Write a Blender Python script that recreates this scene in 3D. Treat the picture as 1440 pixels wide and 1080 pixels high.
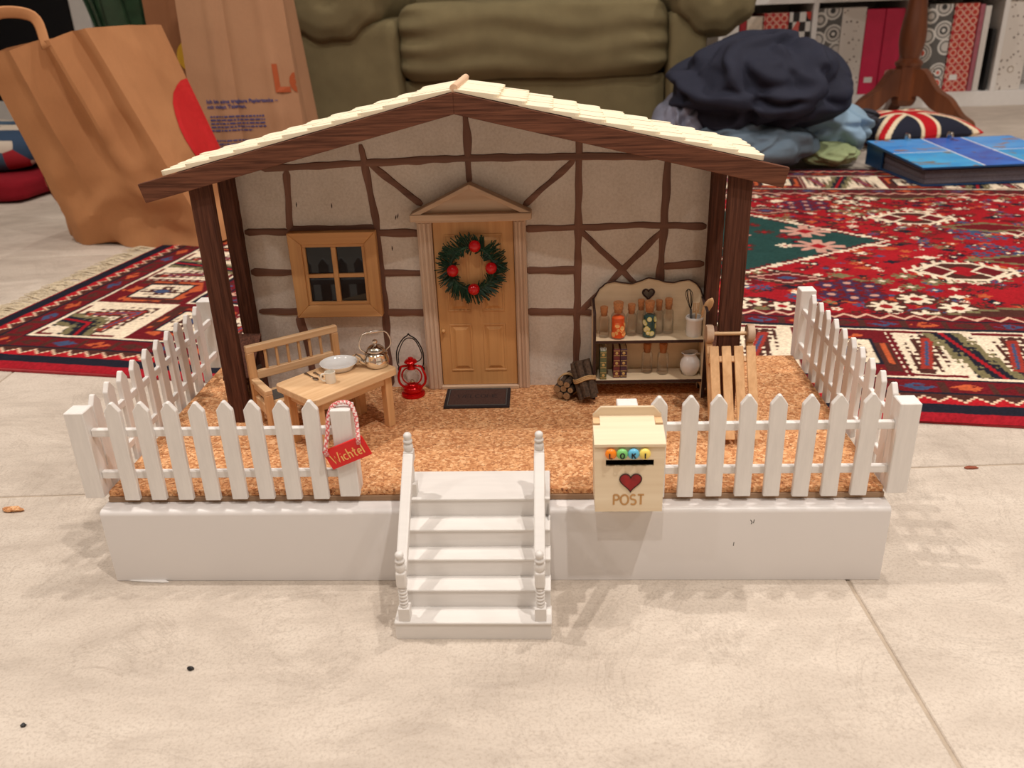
import bpy, bmesh, math, random
import numpy as np
from mathutils import Vector, Matrix, noise as mnoise

for _o in list(bpy.data.objects):
    bpy.data.objects.remove(_o, do_unlink=True)
scene = bpy.context.scene
COL = scene.collection

# ------------------------------------------------------------------ camera
CAM_LOC = Vector((0.0524, -0.5433, 0.4112))
PITCH, YAW, ROLL, FPX = 0.4193, -0.0544, -0.0353, 1191.8
_f = Vector((math.sin(YAW) * math.cos(PITCH), math.cos(YAW) * math.cos(PITCH), -math.sin(PITCH)))
_r = Vector((math.cos(YAW), -math.sin(YAW), 0))
_u = _r.cross(_f)
_r2 = math.cos(ROLL) * _r + math.sin(ROLL) * _u
_u2 = -math.sin(ROLL) * _r + math.cos(ROLL) * _u
cam_data = bpy.data.cameras.new('camera')
cam = bpy.data.objects.new('camera', cam_data)
COL.objects.link(cam)
cam.matrix_world = Matrix(((_r2.x, _u2.x, -_f.x, CAM_LOC.x), (_r2.y, _u2.y, -_f.y, CAM_LOC.y),
                           (_r2.z, _u2.z, -_f.z, CAM_LOC.z), (0, 0, 0, 1)))
cam_data.sensor_fit = 'HORIZONTAL'
cam_data.sensor_width = 36.0
cam_data.lens = FPX / 1440.0 * 36.0
cam_data.clip_start = 0.01
cam_data.clip_end = 50
cam_data.dof.use_dof = True
cam_data.dof.focus_distance = 0.74
cam_data.dof.aperture_fstop = 11.0
scene.camera = cam

# ------------------------------------------------------------------ world, lamps, exposure
world = bpy.data.worlds.new('room_air')
scene.world = world
world.use_nodes = True
world.node_tree.nodes['Background'].inputs[0].default_value = (0.02, 0.02, 0.025, 1)
world.node_tree.nodes['Background'].inputs[1].default_value = 1.0

CEIL = 2.42
WARM = (1.0, 0.935, 0.87)
def downlight(x, y, watts, size=0.05):
    d = bpy.data.lights.new('downlight', 'AREA')
    d.shape = 'DISK'; d.size = size; d.energy = watts; d.color = WARM
    d.spread = math.radians(150)
    o = bpy.data.objects.new('downlight', d)
    COL.objects.link(o)
    o.location = (x, y, CEIL - 0.012)
for lx, ly, lw in [
        (0.70, -0.72, 25), (-0.12, -1.30, 13), (0.55, 0.50, 15), (-0.95, 0.22, 24),
        (1.75, 1.55, 24), (-0.70, 1.75, 8), (2.10, 0.15, 12), (-1.7, -0.9, 12), (1.9, -1.6, 12)]:  # far lamps in this row are added to brighten the background
    downlight(lx, ly, lw)

vs = scene.view_settings
vs.view_transform = 'Standard'
vs.look = 'None'
vs.gamma = 1.0
vs.use_curve_mapping = False
vs.exposure = -0.46

# ------------------------------------------------------------------ helpers: objects
def world_matrix(o):
    m = Matrix.Identity(4)
    while o is not None:
        m = o.matrix_basis @ m
        o = o.parent
    return m

def tag(o, label, cat, group=None):
    o['label'] = label; o['category'] = cat
    if group: o['group'] = group
    return o

def thing(name, label, cat, loc=(0, 0, 0), rotz=0.0, group=None):
    o = bpy.data.objects.new(name, None)
    o.empty_display_size = 0.01
    COL.objects.link(o)
    o.location = loc; o.rotation_euler = (0, 0, rotz)
    return tag(o, label, cat, group)

class MB:
    """collects vertices and faces of one mesh"""
    def __init__(self):
        self.v = []; self.f = []; self.mi = []
    def add(self, verts, faces, mi=0):
        b = len(self.v)
        self.v += [tuple(p) for p in verts]
        for q in faces:
            self.f.append(tuple(b + i for i in q)); self.mi.append(mi)
        return self
    def box(self, x0, x1, y0, y1, z0, z1, M=None, mi=0):
        vs_ = [Vector((x, y, z)) for z in (z0, z1) for y in (y0, y1) for x in (x0, x1)]
        if M is not None: vs_ = [M @ p for p in vs_]
        return self.add(vs_, [(0, 2, 3, 1), (4, 5, 7, 6), (0, 1, 5, 4), (2, 6, 7, 3), (0, 4, 6, 2), (1, 3, 7, 5)], mi)
    def prism(self, poly, axis, a, b, M=None, mi=0):
        """poly: ccw list of 2d points; axis 'x','y','z' extrusion from a to b"""
        def p3(p, t):
            if axis == 'z': return Vector((p[0], p[1], t))
            if axis == 'y': return Vector((p[0], t, p[1]))
            return Vector((t, p[0], p[1]))
        n = len(poly)
        vs_ = [p3(p, a) for p in poly] + [p3(p, b) for p in poly]
        if M is not None: vs_ = [M @ p for p in vs_]
        fs = [tuple(range(n - 1, -1, -1)), tuple(range(n, 2 * n))]
        for i in range(n):
            j = (i + 1) % n
            fs.append((i, j, n + j, n + i))
        return self.add(vs_, fs, mi)
    def tube(self, path, rad, n=8, cap=True, flat=1.0, up=None, mi=0):
        path = [Vector(p) for p in path]
        m = len(path)
        if not hasattr(rad, '__len__'): rad = [rad] * m
        T = []
        for i in range(m):
            a = path[max(0, i - 1)]; b = path[min(m - 1, i + 1)]
            t = (b - a)
            T.append(t.normalized() if t.length > 1e-9 else Vector((0, 0, 1)))
        up = Vector(up) if up is not None else (Vector((0, 0, 1)) if abs(T[0].z) < 0.9 else Vector((1, 0, 0)))
        N = (up - T[0] * up.dot(T[0])).normalized()
        vs_ = []
        for i in range(m):
            N = (N - T[i] * N.dot(T[i]))
            N = N.normalized() if N.length > 1e-9 else T[i].orthogonal().normalized()
            Bn = T[i].cross(N)
            for k in range(n):
                a = 2 * math.pi * k / n
                vs_.append(path[i] + (Bn * math.cos(a) + N * (math.sin(a) * flat)) * rad[i])
        fs = []
        for i in range(m - 1):
            for k in range(n):
                k2 = (k + 1) % n
                fs.append((i * n + k, i * n + k2, (i + 1) * n + k2, (i + 1) * n + k))
        if cap:
            fs.append(tuple(range(n - 1, -1, -1)))
            fs.append(tuple((m - 1) * n + k for k in range(n)))
        return self.add(vs_, fs, mi)
    def ring(self, path, rad, n=6, mi=0):
        """closed tube"""
        path = [Vector(p) for p in path]
        m = len(path); vs_ = []; fs = []
        c = sum(path, Vector()) / m
        nrm = (path[1] - path[0]).cross(path[m // 3] - path[0]).normalized()
        for i in range(m):
            t = (path[(i + 1) % m] - path[i - 1]).normalized()
            s = t.cross(nrm).normalized()
            w = s.cross(t)
            for k in range(n):
                a = 2 * math.pi * k / n
                vs_.append(path[i] + (s * math.cos(a) + w * math.sin(a)) * rad)
        for i in range(m):
            i2 = (i + 1) % m
            for k in range(n):
                k2 = (k + 1) % n
                fs.append((i * n + k, i * n + k2, i2 * n + k2, i2 * n + k))
        return self.add(vs_, fs, mi)
    def lathe(self, prof, n=20, c=(0, 0, 0), M=None, mi=0):
        """prof: (r,z) from bottom to top; r=0 closes"""
        vs_ = []; fs = []; idx = []
        for r, z in prof:
            if r <= 1e-7:
                idx.append([len(vs_)]); vs_.append(Vector((0, 0, z)))
            else:
                idx.append(list(range(len(vs_), len(vs_) + n)))
                for k in range(n):
                    a = 2 * math.pi * k / n
                    vs_.append(Vector((r * math.cos(a), r * math.sin(a), z)))
        for i in range(len(prof) - 1):
            A, B = idx[i], idx[i + 1]
            for k in range(n):
                k2 = (k + 1) % n
                if len(A) == 1 and len(B) == 1: continue
                if len(A) == 1: fs.append((A[0], B[k2], B[k]))
                elif len(B) == 1: fs.append((A[k], A[k2], B[0]))
                else: fs.append((A[k], A[k2], B[k2], B[k]))
        c = Vector(c)
        vs_ = [(M @ p if M is not None else p) + c for p in vs_]
        return self.add(vs_, fs, mi)
    def sphere(self, c, r, n=14, m=9, sc=(1, 1, 1)):
        prof = [(r * math.sin(math.pi * i / m) if 0 < i < m else 0, -r * math.cos(math.pi * i / m)) for i in range(m + 1)]
        return self.lathe(prof, n, c, Matrix.Diagonal(Vector(sc)))
    def grid(self, fn, nu, nv, mi=0, closed_u=False):
        vs_ = [fn(i / (nu if closed_u else nu - 1), j / (nv - 1)) for j in range(nv) for i in range(nu)]
        fs = []
        for j in range(nv - 1):
            for i in range(nu if closed_u else nu - 1):
                i2 = (i + 1) % nu
                fs.append((j * nu + i, j * nu + i2, (j + 1) * nu + i2, (j + 1) * nu + i))
        return self.add(vs_, fs, mi)
    def mesh(self, name, mats, smooth=False, bevel=0.0, seg=1, fixn=True):
        me = bpy.data.meshes.new(name)
        me.from_pydata([tuple(p) for p in self.v], [], self.f)
        if len(set(self.mi)) > 1 or (self.mi and self.mi[0]):
            me.polygons.foreach_set('material_index', self.mi)
        if bevel > 0 or fixn:
            bm = bmesh.new(); bm.from_mesh(me)
            if fixn: bmesh.ops.recalc_face_normals(bm, faces=bm.faces)
            if bevel > 0:
                es = [e for e in bm.edges if len(e.link_faces) == 2 and e.calc_face_angle(0) > 0.5]
                bmesh.ops.bevel(bm, geom=es, offset=bevel, segments=seg, profile=0.6, affect='EDGES', clamp_overlap=True)
            bm.to_mesh(me); bm.free()
        for mt in (mats if isinstance(mats, (list, tuple)) else [mats]): me.materials.append(mt)
        if smooth is True:
            me.polygons.foreach_set('use_smooth', [True] * len(me.polygons))
        elif smooth:
            me.polygons.foreach_set('use_smooth', [True] * len(me.polygons))
            me.set_sharp_from_angle(angle=smooth)
        me.update()
        return me

def link(name, me, parent=None):
    o = bpy.data.objects.new(name, me)
    COL.objects.link(o)
    if parent is not None: o.parent = parent
    return o

def part(name, mb, mats, parent=None, local=False, smooth=False, bevel=0.0, seg=1, fixn=True, label=None):
    """one mesh object; vertices in world space unless local=True (space of the parent)"""
    if parent is not None and not local:
        inv = world_matrix(parent).inverted()
        mb.v = [tuple(inv @ Vector(p)) for p in mb.v]
    o = link(name, mb.mesh(name, mats, smooth, bevel, seg, fixn), parent)
    if label: o['label'] = label
    return o

def inst(name, me, parent, loc, rot=(0, 0, 0), world=True):
    """copy of a shared mesh placed at world loc (parent unrotated) or local loc"""
    o = link(name, me, parent)
    L = Vector(loc)
    if parent is not None and world: L = world_matrix(parent).inverted() @ L
    o.location = L; o.rotation_euler = rot
    return o

def solo(name, mb, mats, label, cat, group=None, smooth=False, bevel=0.0, seg=1, origin=None, fixn=True):
    """a thing that is one mesh, with its origin at its base"""
    A = np.array(mb.v, dtype=float)
    if origin is None:
        origin = ((A[:, 0].min() + A[:, 0].max()) / 2, (A[:, 1].min() + A[:, 1].max()) / 2, A[:, 2].min())
    mb.v = [tuple(p) for p in (A - np.array(origin))]
    o = link(name, mb.mesh(name, mats, smooth, bevel, seg, fixn))
    o.location = origin
    return tag(o, label, cat, group)

def struct(name, mb, mats, parent=None, **k):
    o = part(name, mb, mats, parent, **k)
    o['kind'] = 'structure'
    return o

def curve_mesh(name, loops, depth, mats, edge_mat=False):
    """flat plate with holes: loops of 2d points (x, z) -> plate in local XZ, thickness along y"""
    cu = bpy.data.curves.new('tmp', 'CURVE')
    cu.dimensions = '2D'; cu.fill_mode = 'BOTH'; cu.extrude = depth / 2
    for lp in loops:
        s = cu.splines.new('POLY'); s.points.add(len(lp) - 1)
        for i, p in enumerate(lp): s.points[i].co = (p[0], p[1], 0, 1)
        s.use_cyclic_u = True
    t = bpy.data.objects.new('tmp', cu); COL.objects.link(t)
    dg = bpy.context.evaluated_depsgraph_get()
    me = bpy.data.meshes.new_from_object(t.evaluated_get(dg))
    bpy.data.objects.remove(t, do_unlink=True); bpy.data.curves.remove(cu)
    me.name = name
    bm = bmesh.new(); bm.from_mesh(me)
    bmesh.ops.remove_doubles(bm, verts=bm.verts, dist=1e-7)
    for fa in bm.faces:
        fa.material_index = 1 if (edge_mat and abs(fa.normal.z) < 0.5) else 0
    bmesh.ops.transform(bm, matrix=Matrix.Rotation(math.pi / 2, 4, 'X'), verts=bm.verts)
    bmesh.ops.recalc_face_normals(bm, faces=bm.faces)
    bm.to_mesh(me); bm.free()
    me.materials.clear()
    for mt in (mats if isinstance(mats, (list, tuple)) else [mats]): me.materials.append(mt)
    return me

def text_mesh(name, body, size, mat, extrude=0.0002, shear=0.0, align='LEFT', bold=0.0):
    cu = bpy.data.curves.new('tmp', 'FONT')
    cu.body = body; cu.size = size; cu.extrude = extrude; cu.shear = shear; cu.align_x = align; cu.offset = bold
    cu.resolution_u = 3
    t = bpy.data.objects.new('tmp', cu); COL.objects.link(t)
    dg = bpy.context.evaluated_depsgraph_get()
    me = bpy.data.meshes.new_from_object(t.evaluated_get(dg))
    bpy.data.objects.remove(t, do_unlink=True); bpy.data.curves.remove(cu)
    me.name = name
    me.materials.clear(); me.materials.append(mat)
    return me

def smoothline(pts, n=8):
    """Catmull-Rom through points"""
    P = [Vector(p) for p in pts]
    P = [2 * P[0] - P[1]] + P + [2 * P[-1] - P[-2]]
    out = []
    for i in range(1, len(P) - 2):
        for k in range(n):
            t = k / n
            a, b, c, d = P[i - 1], P[i], P[i + 1], P[i + 2]
            out.append(0.5 * ((2 * b) + (c - a) * t + (2 * a - 5 * b + 4 * c - d) * t * t + (3 * b - a - 3 * c + d) * t ** 3))
    out.append(P[-2])
    return out

def nz(x, y, z, s=1.0):
    return mnoise.noise(Vector((x * s, y * s, z * s)))

# ------------------------------------------------------------------ helpers: materials
def L(r, g, b):
    """sRGB 0-255 to linear"""
    def c(u):
        u /= 255.0
        return u / 12.92 if u <= 0.04045 else ((u + 0.055) / 1.055) ** 2.4
    return (c(r), c(g), c(b), 1.0)

class NT:
    def __init__(self, name):
        self.m = bpy.data.materials.new(name); self.m.use_nodes = True
        self.t = self.m.node_tree
        self.b = self.t.nodes['Principled BSDF']
    def n(self, typ, **k):
        nd = self.t.nodes.new(typ)
        for a, v in k.items(): setattr(nd, a, v)
        return nd
    def l(self, a, b): self.t.links.new(a, b)
    def set(self, **k):
        for a, v in k.items():
            self.b.inputs[a.replace('_', ' ')].default_value = v
        return self
    def coords(self, scale=(1, 1, 1), rot=(0, 0, 0), loc=(0, 0, 0), kind='Object'):
        tc = self.n('ShaderNodeTexCoord'); mp = self.n('ShaderNodeMapping')
        mp.inputs['Scale'].default_value = scale; mp.inputs['Rotation'].default_value = rot
        mp.inputs['Location'].default_value = loc
        self.l(tc.outputs[kind], mp.inputs['Vector'])
        return mp.outputs['Vector']
    def noise(self, vec, scale, detail=3, rough=0.5, dist=0.0):
        nd = self.n('ShaderNodeTexNoise')
        nd.inputs['Scale'].default_value = scale; nd.inputs['Detail'].default_value = detail
        nd.inputs['Roughness'].default_value = rough; nd.inputs['Distortion'].default_value = dist
        if vec is not None: self.l(vec, nd.inputs['Vector'])
        return nd.outputs['Fac']
    def voro(self, vec, scale, feature='F1', rnd=1.0, out='Distance'):
        nd = self.n('ShaderNodeTexVoronoi', feature=feature)
        nd.inputs['Scale'].default_value = scale; nd.inputs['Randomness'].default_value = rnd
        self.l(vec, nd.inputs['Vector'])
        return nd.outputs[out]
    def ramp(self, fac, stops, mode='LINEAR'):
        nd = self.n('ShaderNodeValToRGB')
        cr = nd.color_ramp; cr.interpolation = mode
        while len(cr.elements) > 1: cr.elements.remove(cr.elements[-1])
        cr.elements[0].position = stops[0][0]; cr.elements[0].color = stops[0][1]
        for p, c in stops[1:]:
            e = cr.elements.new(p); e.color = c
        self.l(fac, nd.inputs['Fac'])
        return nd.outputs['Color']
    def mix(self, fac, a, b, blend='MIX'):
        nd = self.n('ShaderNodeMix', data_type='RGBA', blend_type=blend)
        for s, v in ((0, fac), (6, a), (7, b)):
            if hasattr(v, 'links') or hasattr(v, 'is_linked'): self.l(v, nd.inputs[s])
            else: nd.inputs[s].default_value = v
        return nd.outputs[2]
    def math(self, op, a, b=0.0):
        nd = self.n('ShaderNodeMath', operation=op)
        for s, v in ((0, a), (1, b)):
            if hasattr(v, 'is_linked'): self.l(v, nd.inputs[s])
            else: nd.inputs[s].default_value = v
        return nd.outputs[0]
    def color(self, c):
        if hasattr(c, 'is_linked'): self.l(c, self.b.inputs['Base Color'])
        else: self.b.inputs['Base Color'].default_value = c
        return self
    def bump(self, h, strength=0.3, dist=0.001):
        nd = self.n('ShaderNodeBump')
        nd.inputs['Strength'].default_value = strength; nd.inputs['Distance'].default_value = dist
        self.l(h, nd.inputs['Height']); self.l(nd.outputs['Normal'], self.b.inputs['Normal'])
        return self

def plain(name, c, rough=0.5, metal=0.0, spec=0.5, vary=0.12, scale=60, bump=0.0):
    m = NT(name)
    f = m.noise(m.coords(), scale, 3)
    d = tuple(max(0, x * (1 - vary)) for x in c[:3]) + (1,)
    e = tuple(min(1, x * (1 + vary)) for x in c[:3]) + (1,)
    m.color(m.ramp(f, [(0.3, d), (0.7, e)]))
    m.set(Roughness=rough, Metallic=metal)
    m.b.inputs['Specular IOR Level'].default_value = spec
    if bump: m.bump(m.noise(m.coords(), scale * 4, 3), bump, 0.0005)
    return m.m

def wood(name, c1, c2, axis='x', scale=1.0, rough=0.55, c3=None, bump=0.12):
    m = NT(name)
    long, wide = 12 * scale, 330 * scale
    sc = {'x': (long, wide, wide), 'y': (wide, long, wide), 'z': (wide, wide, long)}[axis]
    f = m.noise(m.coords(sc), 1.0, 4, 0.6, 0.3)
    big = m.noise(m.coords(tuple(v * 0.22 for v in sc)), 1.0, 2, 0.5)
    col = m.ramp(f, [(0.28, c1), (0.72, c2)])
    if c3: col = m.mix(m.ramp(big, [(0.42, (0, 0, 0, 1)), (0.68, (0.75, 0.75, 0.75, 1))]), col, c3)
    m.color(col); m.set(Roughness=rough)
    m.bump(f, bump, 0.0006)
    return m.m
# ------------------------------------------------------------------ materials
def mat_white(name, c=L(236, 231, 226), streak=0.10, axis='z', rough=0.5):
    m = NT(name)
    sc = {'x': (30, 260, 260), 'y': (260, 30, 260), 'z': (260, 260, 30)}[axis]
    f = m.noise(m.coords(sc), 1.0, 4, 0.6)
    d = tuple(v * (1 - streak) for v in c[:3]) + (1,)
    m.color(m.ramp(f, [(0.25, d), (0.65, c)])); m.set(Roughness=rough)
    m.bump(f, 0.18, 0.0004)
    return m.m
M = {}
M['fence'] = mat_white('white_fence_paint')
M['fence_x'] = mat_white('white_rail_paint', axis='x')
M['fence_y'] = mat_white('white_side_rail_paint', axis='y')
M['stair'] = mat_white('white_stair_paint', L(226, 221, 216), 0.05, 'x', 0.45)
M['plinth'] = plain('white_lacquer', L(226, 221, 218), 0.38, vary=0.015, scale=8)
M['brown_x'] = wood('brown_stain_x', L(68, 41, 31), L(128, 82, 62), 'x', 1.7, 0.8, bump=0.4)
M['brown_z'] = wood('brown_stain_z', L(56, 33, 26), L(106, 66, 50), 'z', 1.7, 0.8, bump=0.4)
M['timber'] = wood('timber_clay', L(92, 60, 46), L(140, 98, 78), 'x', 0.35, 0.7, bump=0.25)
M['timber_z'] = wood('timber_clay_z', L(92, 60, 46), L(136, 94, 75), 'z', 0.35, 0.7, bump=0.25)
for _k in ('brown_x', 'brown_z'):
    M[_k].node_tree.nodes['Principled BSDF'].inputs['Specular IOR Level'].default_value = 0.15
M['pine_x'] = wood('pine_x', L(208, 164, 118), L(236, 198, 154), 'x', 0.55, 0.5)
M['pine_y'] = wood('pine_y', L(208, 164, 118), L(236, 198, 154), 'y', 0.55, 0.5)
M['pine_z'] = wood('pine_z', L(198, 148, 98), L(230, 184, 134), 'z', 0.55, 0.5)
M['birch_x'] = wood('birch_x', L(226, 202, 168), L(242, 224, 194), 'x', 0.3, 0.5, bump=0.05)
M['door'] = wood('door_wood', L(188, 134, 80), L(212, 160, 102), 'z', 0.4, 0.5, bump=0.06)
M['trim_z'] = wood('limed_trim_z', L(176, 138, 110), L(214, 184, 156), 'z', 0.5, 0.6, L(222, 204, 186))
M['trim_x'] = wood('limed_trim_x', L(176, 138, 106), L(212, 178, 146), 'x', 0.5, 0.6, L(214, 196, 176))
M['window_x'] = wood('window_wood_x', L(190, 134, 82), L(216, 164, 106), 'x', 0.4, 0.5, bump=0.06)
M['window_z'] = wood('window_wood_z', L(190, 134, 82), L(216, 164, 106), 'z', 0.4, 0.5, bump=0.06)
M['shingle'] = wood('shingle_wood', L(236, 218, 186), L(246, 234, 208), 'x', 0.5, 0.6, bump=0.05)
M['ridge'] = wood('ridge_dowel', L(222, 180, 146), L(240, 208, 176), 'y', 0.6, 0.5)
M['burnt'] = plain('laser_burnt_edge', L(52, 26, 18), 0.7)
M['ply'] = wood('hutch_ply', L(214, 190, 156), L(232, 210, 178), 'x', 0.25, 0.55, bump=0.05)
M['board'] = wood('base_board', L(140, 108, 80), L(176, 142, 110), 'x', 0.3, 0.6)
M['twine'] = plain('twine', L(186, 150, 104), 0.9, scale=900)
M['bark'] = plain('bark', L(74, 56, 42), 0.9, vary=0.5, scale=500, bump=0.6)
M['bark_end'] = plain('cut_wood_end', L(150, 118, 84), 0.8, vary=0.3, scale=500)
M['porcelain'] = plain('white_porcelain', L(240, 238, 236), 0.12, vary=0.01)
M['cream'] = plain('cream_ceramic', L(236, 228, 214), 0.25, vary=0.03)
M['chrome'] = plain('polished_metal', L(222, 214, 204), 0.09, metal=1.0, vary=0.02)
M['red_metal'] = plain('red_lacquer_metal', L(200, 14, 16), 0.12, metal=0.55, vary=0.05)
M['wire'] = plain('dark_wire', L(26, 24, 26), 0.4, metal=0.6)
M['berry'] = plain('red_berry', L(196, 16, 24), 0.16, vary=0.05)
M['needle'] = plain('green_needle', L(24, 58, 38), 0.6, vary=0.45, scale=300)
M['corkstop'] = plain('cork_stopper', L(186, 122, 74), 0.85, vary=0.25, scale=900)
M['redsign'] = plain('red_sign', L(222, 22, 24), 0.35, vary=0.02)
M['signtext'] = plain('yellow_letters', L(250, 190, 110), 0.5, vary=0.02)
M['heart'] = plain('red_heart_paint', L(150, 16, 20), 0.5, vary=0.25, scale=200)
M['carved'] = plain('engraved_letters', L(196, 148, 92), 0.7, vary=0.1)
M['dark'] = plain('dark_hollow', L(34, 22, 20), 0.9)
M['mat'] = plain('doormat_brown', L(74, 48, 40), 0.95, vary=0.3, scale=900, bump=0.8)
M['mat_dark'] = plain('doormat_dark', L(40, 30, 30), 0.95, vary=0.3, scale=900, bump=0.8)
M['grey_matt'] = plain('matt_grey', L(92, 88, 84), 0.95, vary=0.15, scale=600)  # plain grey; on the bench it colours in the seat shade
M['black'] = plain('black_ink', L(22, 20, 22), 0.5)
M['white'] = plain('matt_white', L(232, 228, 224), 0.6, vary=0.02)

def mat_plaster():
    m = NT('plaster')
    v = m.coords()
    f = m.noise(v, 28, 4); fine = m.noise(v, 420, 4, 0.65)
    m.color(m.mix(0.35, m.ramp(f, [(0.3, L(200, 186, 172)), (0.7, L(222, 211, 200))]), m.ramp(fine, [(0.35, L(186, 172, 158)), (0.6, L(224, 214, 203))])))
    m.set(Roughness=0.9); m.bump(m.math('ADD', fine, m.math('MULTIPLY', m.noise(v, 90, 3), 1.5)), 0.35, 0.0012)
    return m.m
M['plaster'] = mat_plaster()

def mat_cork():
    m = NT('cork')
    v = m.coords((1, 1, 1))
    warp = m.n('ShaderNodeTexNoise'); warp.inputs['Scale'].default_value = 300
    m.l(v, warp.inputs['Vector'])
    vm = m.n('ShaderNodeVectorMath', operation='MULTIPLY_ADD')
    m.l(warp.outputs['Color'], vm.inputs[0]); vm.inputs[1].default_value = (0.003, 0.003, 0.003); m.l(v, vm.inputs[2])
    cell = m.voro(vm.outputs[0], 480, out='Color')
    bw = m.n('ShaderNodeSeparateColor'); m.l(cell, bw.inputs[0])
    base = m.ramp(bw.outputs[0], [(0.0, L(176, 112, 66)), (0.4, L(206, 144, 94)), (0.75, L(226, 168, 116)), (1.0, L(238, 190, 142))])
    fl = m.noise(m.coords((1.0, 1.9, 1)), 400, 4, 0.65, 0.8)
    col = m.mix(m.ramp(fl, [(0.36, (1, 1, 1, 1)), (0.42, (0, 0, 0, 1))]), base, L(112, 58, 30))
    m.color(col); m.set(Roughness=0.85)
    m.bump(m.math('ADD', fl, m.voro(vm.outputs[0], 480)), 0.6, 0.0012)
    return m.m
M['cork'] = mat_cork()

def mat_tile():
    m = NT('concrete_look_tile')
    v = m.coords()
    a = m.noise(v, 2.2, 5, 0.6, 0.8); b = m.noise(m.coords((1, 2.4, 1), (0, 0, 0.3)), 9, 6, 0.68, 0.5); c = m.noise(v, 420, 5, 0.8)
    cr = m.noise(m.coords((1, 1, 1)), 5.5, 8, 0.7, 1.6)
    base = m.ramp(m.math('ADD', m.math('MULTIPLY', a, 0.45), m.math('MULTIPLY', b, 0.55)), [(0.32, L(172, 159, 146)), (0.48, L(199, 186, 172)), (0.66, L(217, 205, 191))])
    base = m.mix(m.ramp(c, [(0.30, (0.75, 0.75, 0.75, 1)), (0.52, (0, 0, 0, 1))]), base, L(160, 144, 128))
    base = m.mix(m.ramp(cr, [(0.487, (0, 0, 0, 1)), (0.5, (0.22, 0.22, 0.22, 1)), (0.513, (0, 0, 0, 1))]), base, L(130, 114, 100))
    m.color(base); m.set(Roughness=0.62); m.b.inputs['Specular IOR Level'].default_value = 0.35
    m.bump(m.math('ADD', b, m.math('MULTIPLY', c, 0.3)), 0.12, 0.002)
    return m.m
M['tile'] = mat_tile()
M['grout'] = plain('grout', L(176, 160, 142), 0.9)

def mat_glass(name, tint=(1, 1, 1, 1), rough=0.02, gloss=0.06):
    m = NT(name)
    t = m.t; t.nodes.remove(m.b)
    tr = m.n('ShaderNodeBsdfTransparent'); tr.inputs[0].default_value = tint
    gl = m.n('ShaderNodeBsdfGlossy'); gl.inputs['Roughness'].default_value = rough
    lw = m.n('ShaderNodeLayerWeight'); lw.inputs['Blend'].default_value = 0.28
    mx = m.n('ShaderNodeMixShader')
    ad = m.math('ADD', m.math('MULTIPLY', lw.outputs['Fresnel'], 0.5), gloss)
    m.l(ad, mx.inputs[0]); m.l(tr.outputs[0], mx.inputs[1]); m.l(gl.outputs[0], mx.inputs[2])
    m.l(mx.outputs[0], t.nodes['Material Output'].inputs['Surface'])
    return m.m
M['glass'] = mat_glass('clear_glass', (0.99, 0.985, 0.975, 1), gloss=0.02)
m_ = NT('dark_window_glass'); m_.color((0.006, 0.007, 0.010, 1)); m_.set(Roughness=0.03); m_.b.inputs['Specular IOR Level'].default_value = 0.36
M['darkglass'] = m_.m

def mat_vcol(name, rough=0.9, bump=0.0, bscale=900):
    m = NT(name)
    at = m.n('ShaderNodeAttribute'); at.attribute_name = 'Col'
    m.color(at.outputs['Color']); m.set(Roughness=rough)
    m.b.inputs['Specular IOR Level'].default_value = 0.15
    if bump: m.bump(m.noise(m.coords(), bscale, 3, 0.7), bump, 0.002)
    return m.m

# ------------------------------------------------------------------ the room
RX0, RX1, RY0, RY1 = -2.6, 3.0, -2.7, 3.32
fl = struct('floor', MB().box(RX0, RX1, RY0, RY1, -0.05, -0.0012), M['grout'])
ta = math.radians(2.8); TS = 0.90
tm = MB().box(0.0014, TS - 0.0014, 0.0014, TS - 0.0014, -0.010, 0.0).mesh('floor_tile', M['tile'], bevel=0.0008)
for i in range(-4, 4):
    for j in range(-4, 5):
        c = Vector((0.268 + math.cos(ta) * i * TS - math.sin(ta) * j * TS, 0.166 + math.sin(ta) * i * TS + math.cos(ta) * j * TS, 0))
        cc = c + Vector((math.cos(ta) * TS / 2 - math.sin(ta) * TS / 2, math.sin(ta) * TS / 2 + math.cos(ta) * TS / 2, 0))
        if RX0 - 0.3 < cc.x < RX1 + 0.3 and RY0 - 0.3 < cc.y < RY1 + 0.3:
            inst('floor_tile', tm, fl, c, (0, 0, ta))
wallmat = plain('wall_paint', L(176, 166, 154), 0.9, vary=0.02)
struct('ceiling', MB().box(RX0, RX1, RY0, RY1, CEIL, CEIL + 0.1), plain('ceiling_paint', L(214, 208, 200), 0.95, vary=0.01))
struct('wall_back', MB().box(RX0, RX1, RY1, RY1 + 0.1, -0.05, CEIL + 0.1), wallmat)
struct('wall_front', MB().box(RX0, RX1, RY0 - 0.1, RY0, -0.05, CEIL + 0.1), wallmat)
struct('wall_left', MB().box(RX0 - 0.1, RX0, RY0, RY1, -0.05, CEIL + 0.1), wallmat)
struct('wall_right', MB().box(RX1, RX1 + 0.1, RY0, RY1, -0.05, CEIL + 0.1), wallmat)
# dark terrace door in the back wall
wd = struct('window_1', MB().box(-2.52, -1.30, RY1 - 0.012, RY1, 0.02, 2.12), M['darkglass'])
for x0, x1 in ((-2.54, -2.46), (-1.96, -1.88), (-1.36, -1.28)):
    part('window_frame', MB().box(x0, x1, RY1 - 0.05, RY1 - 0.0121, 0.0, 2.16), M['white'], wd, bevel=0.004)
for z0, z1 in ((0.0, 0.10), (2.08, 2.16)):
    part('window_frame', MB().box(-2.46, -1.96, RY1 - 0.048, RY1 - 0.0121, z0, z1), M['white'], wd, bevel=0.004)
    part('window_frame', MB().box(-1.88, -1.36, RY1 - 0.048, RY1 - 0.0121, z0, z1), M['white'], wd, bevel=0.004)

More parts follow.
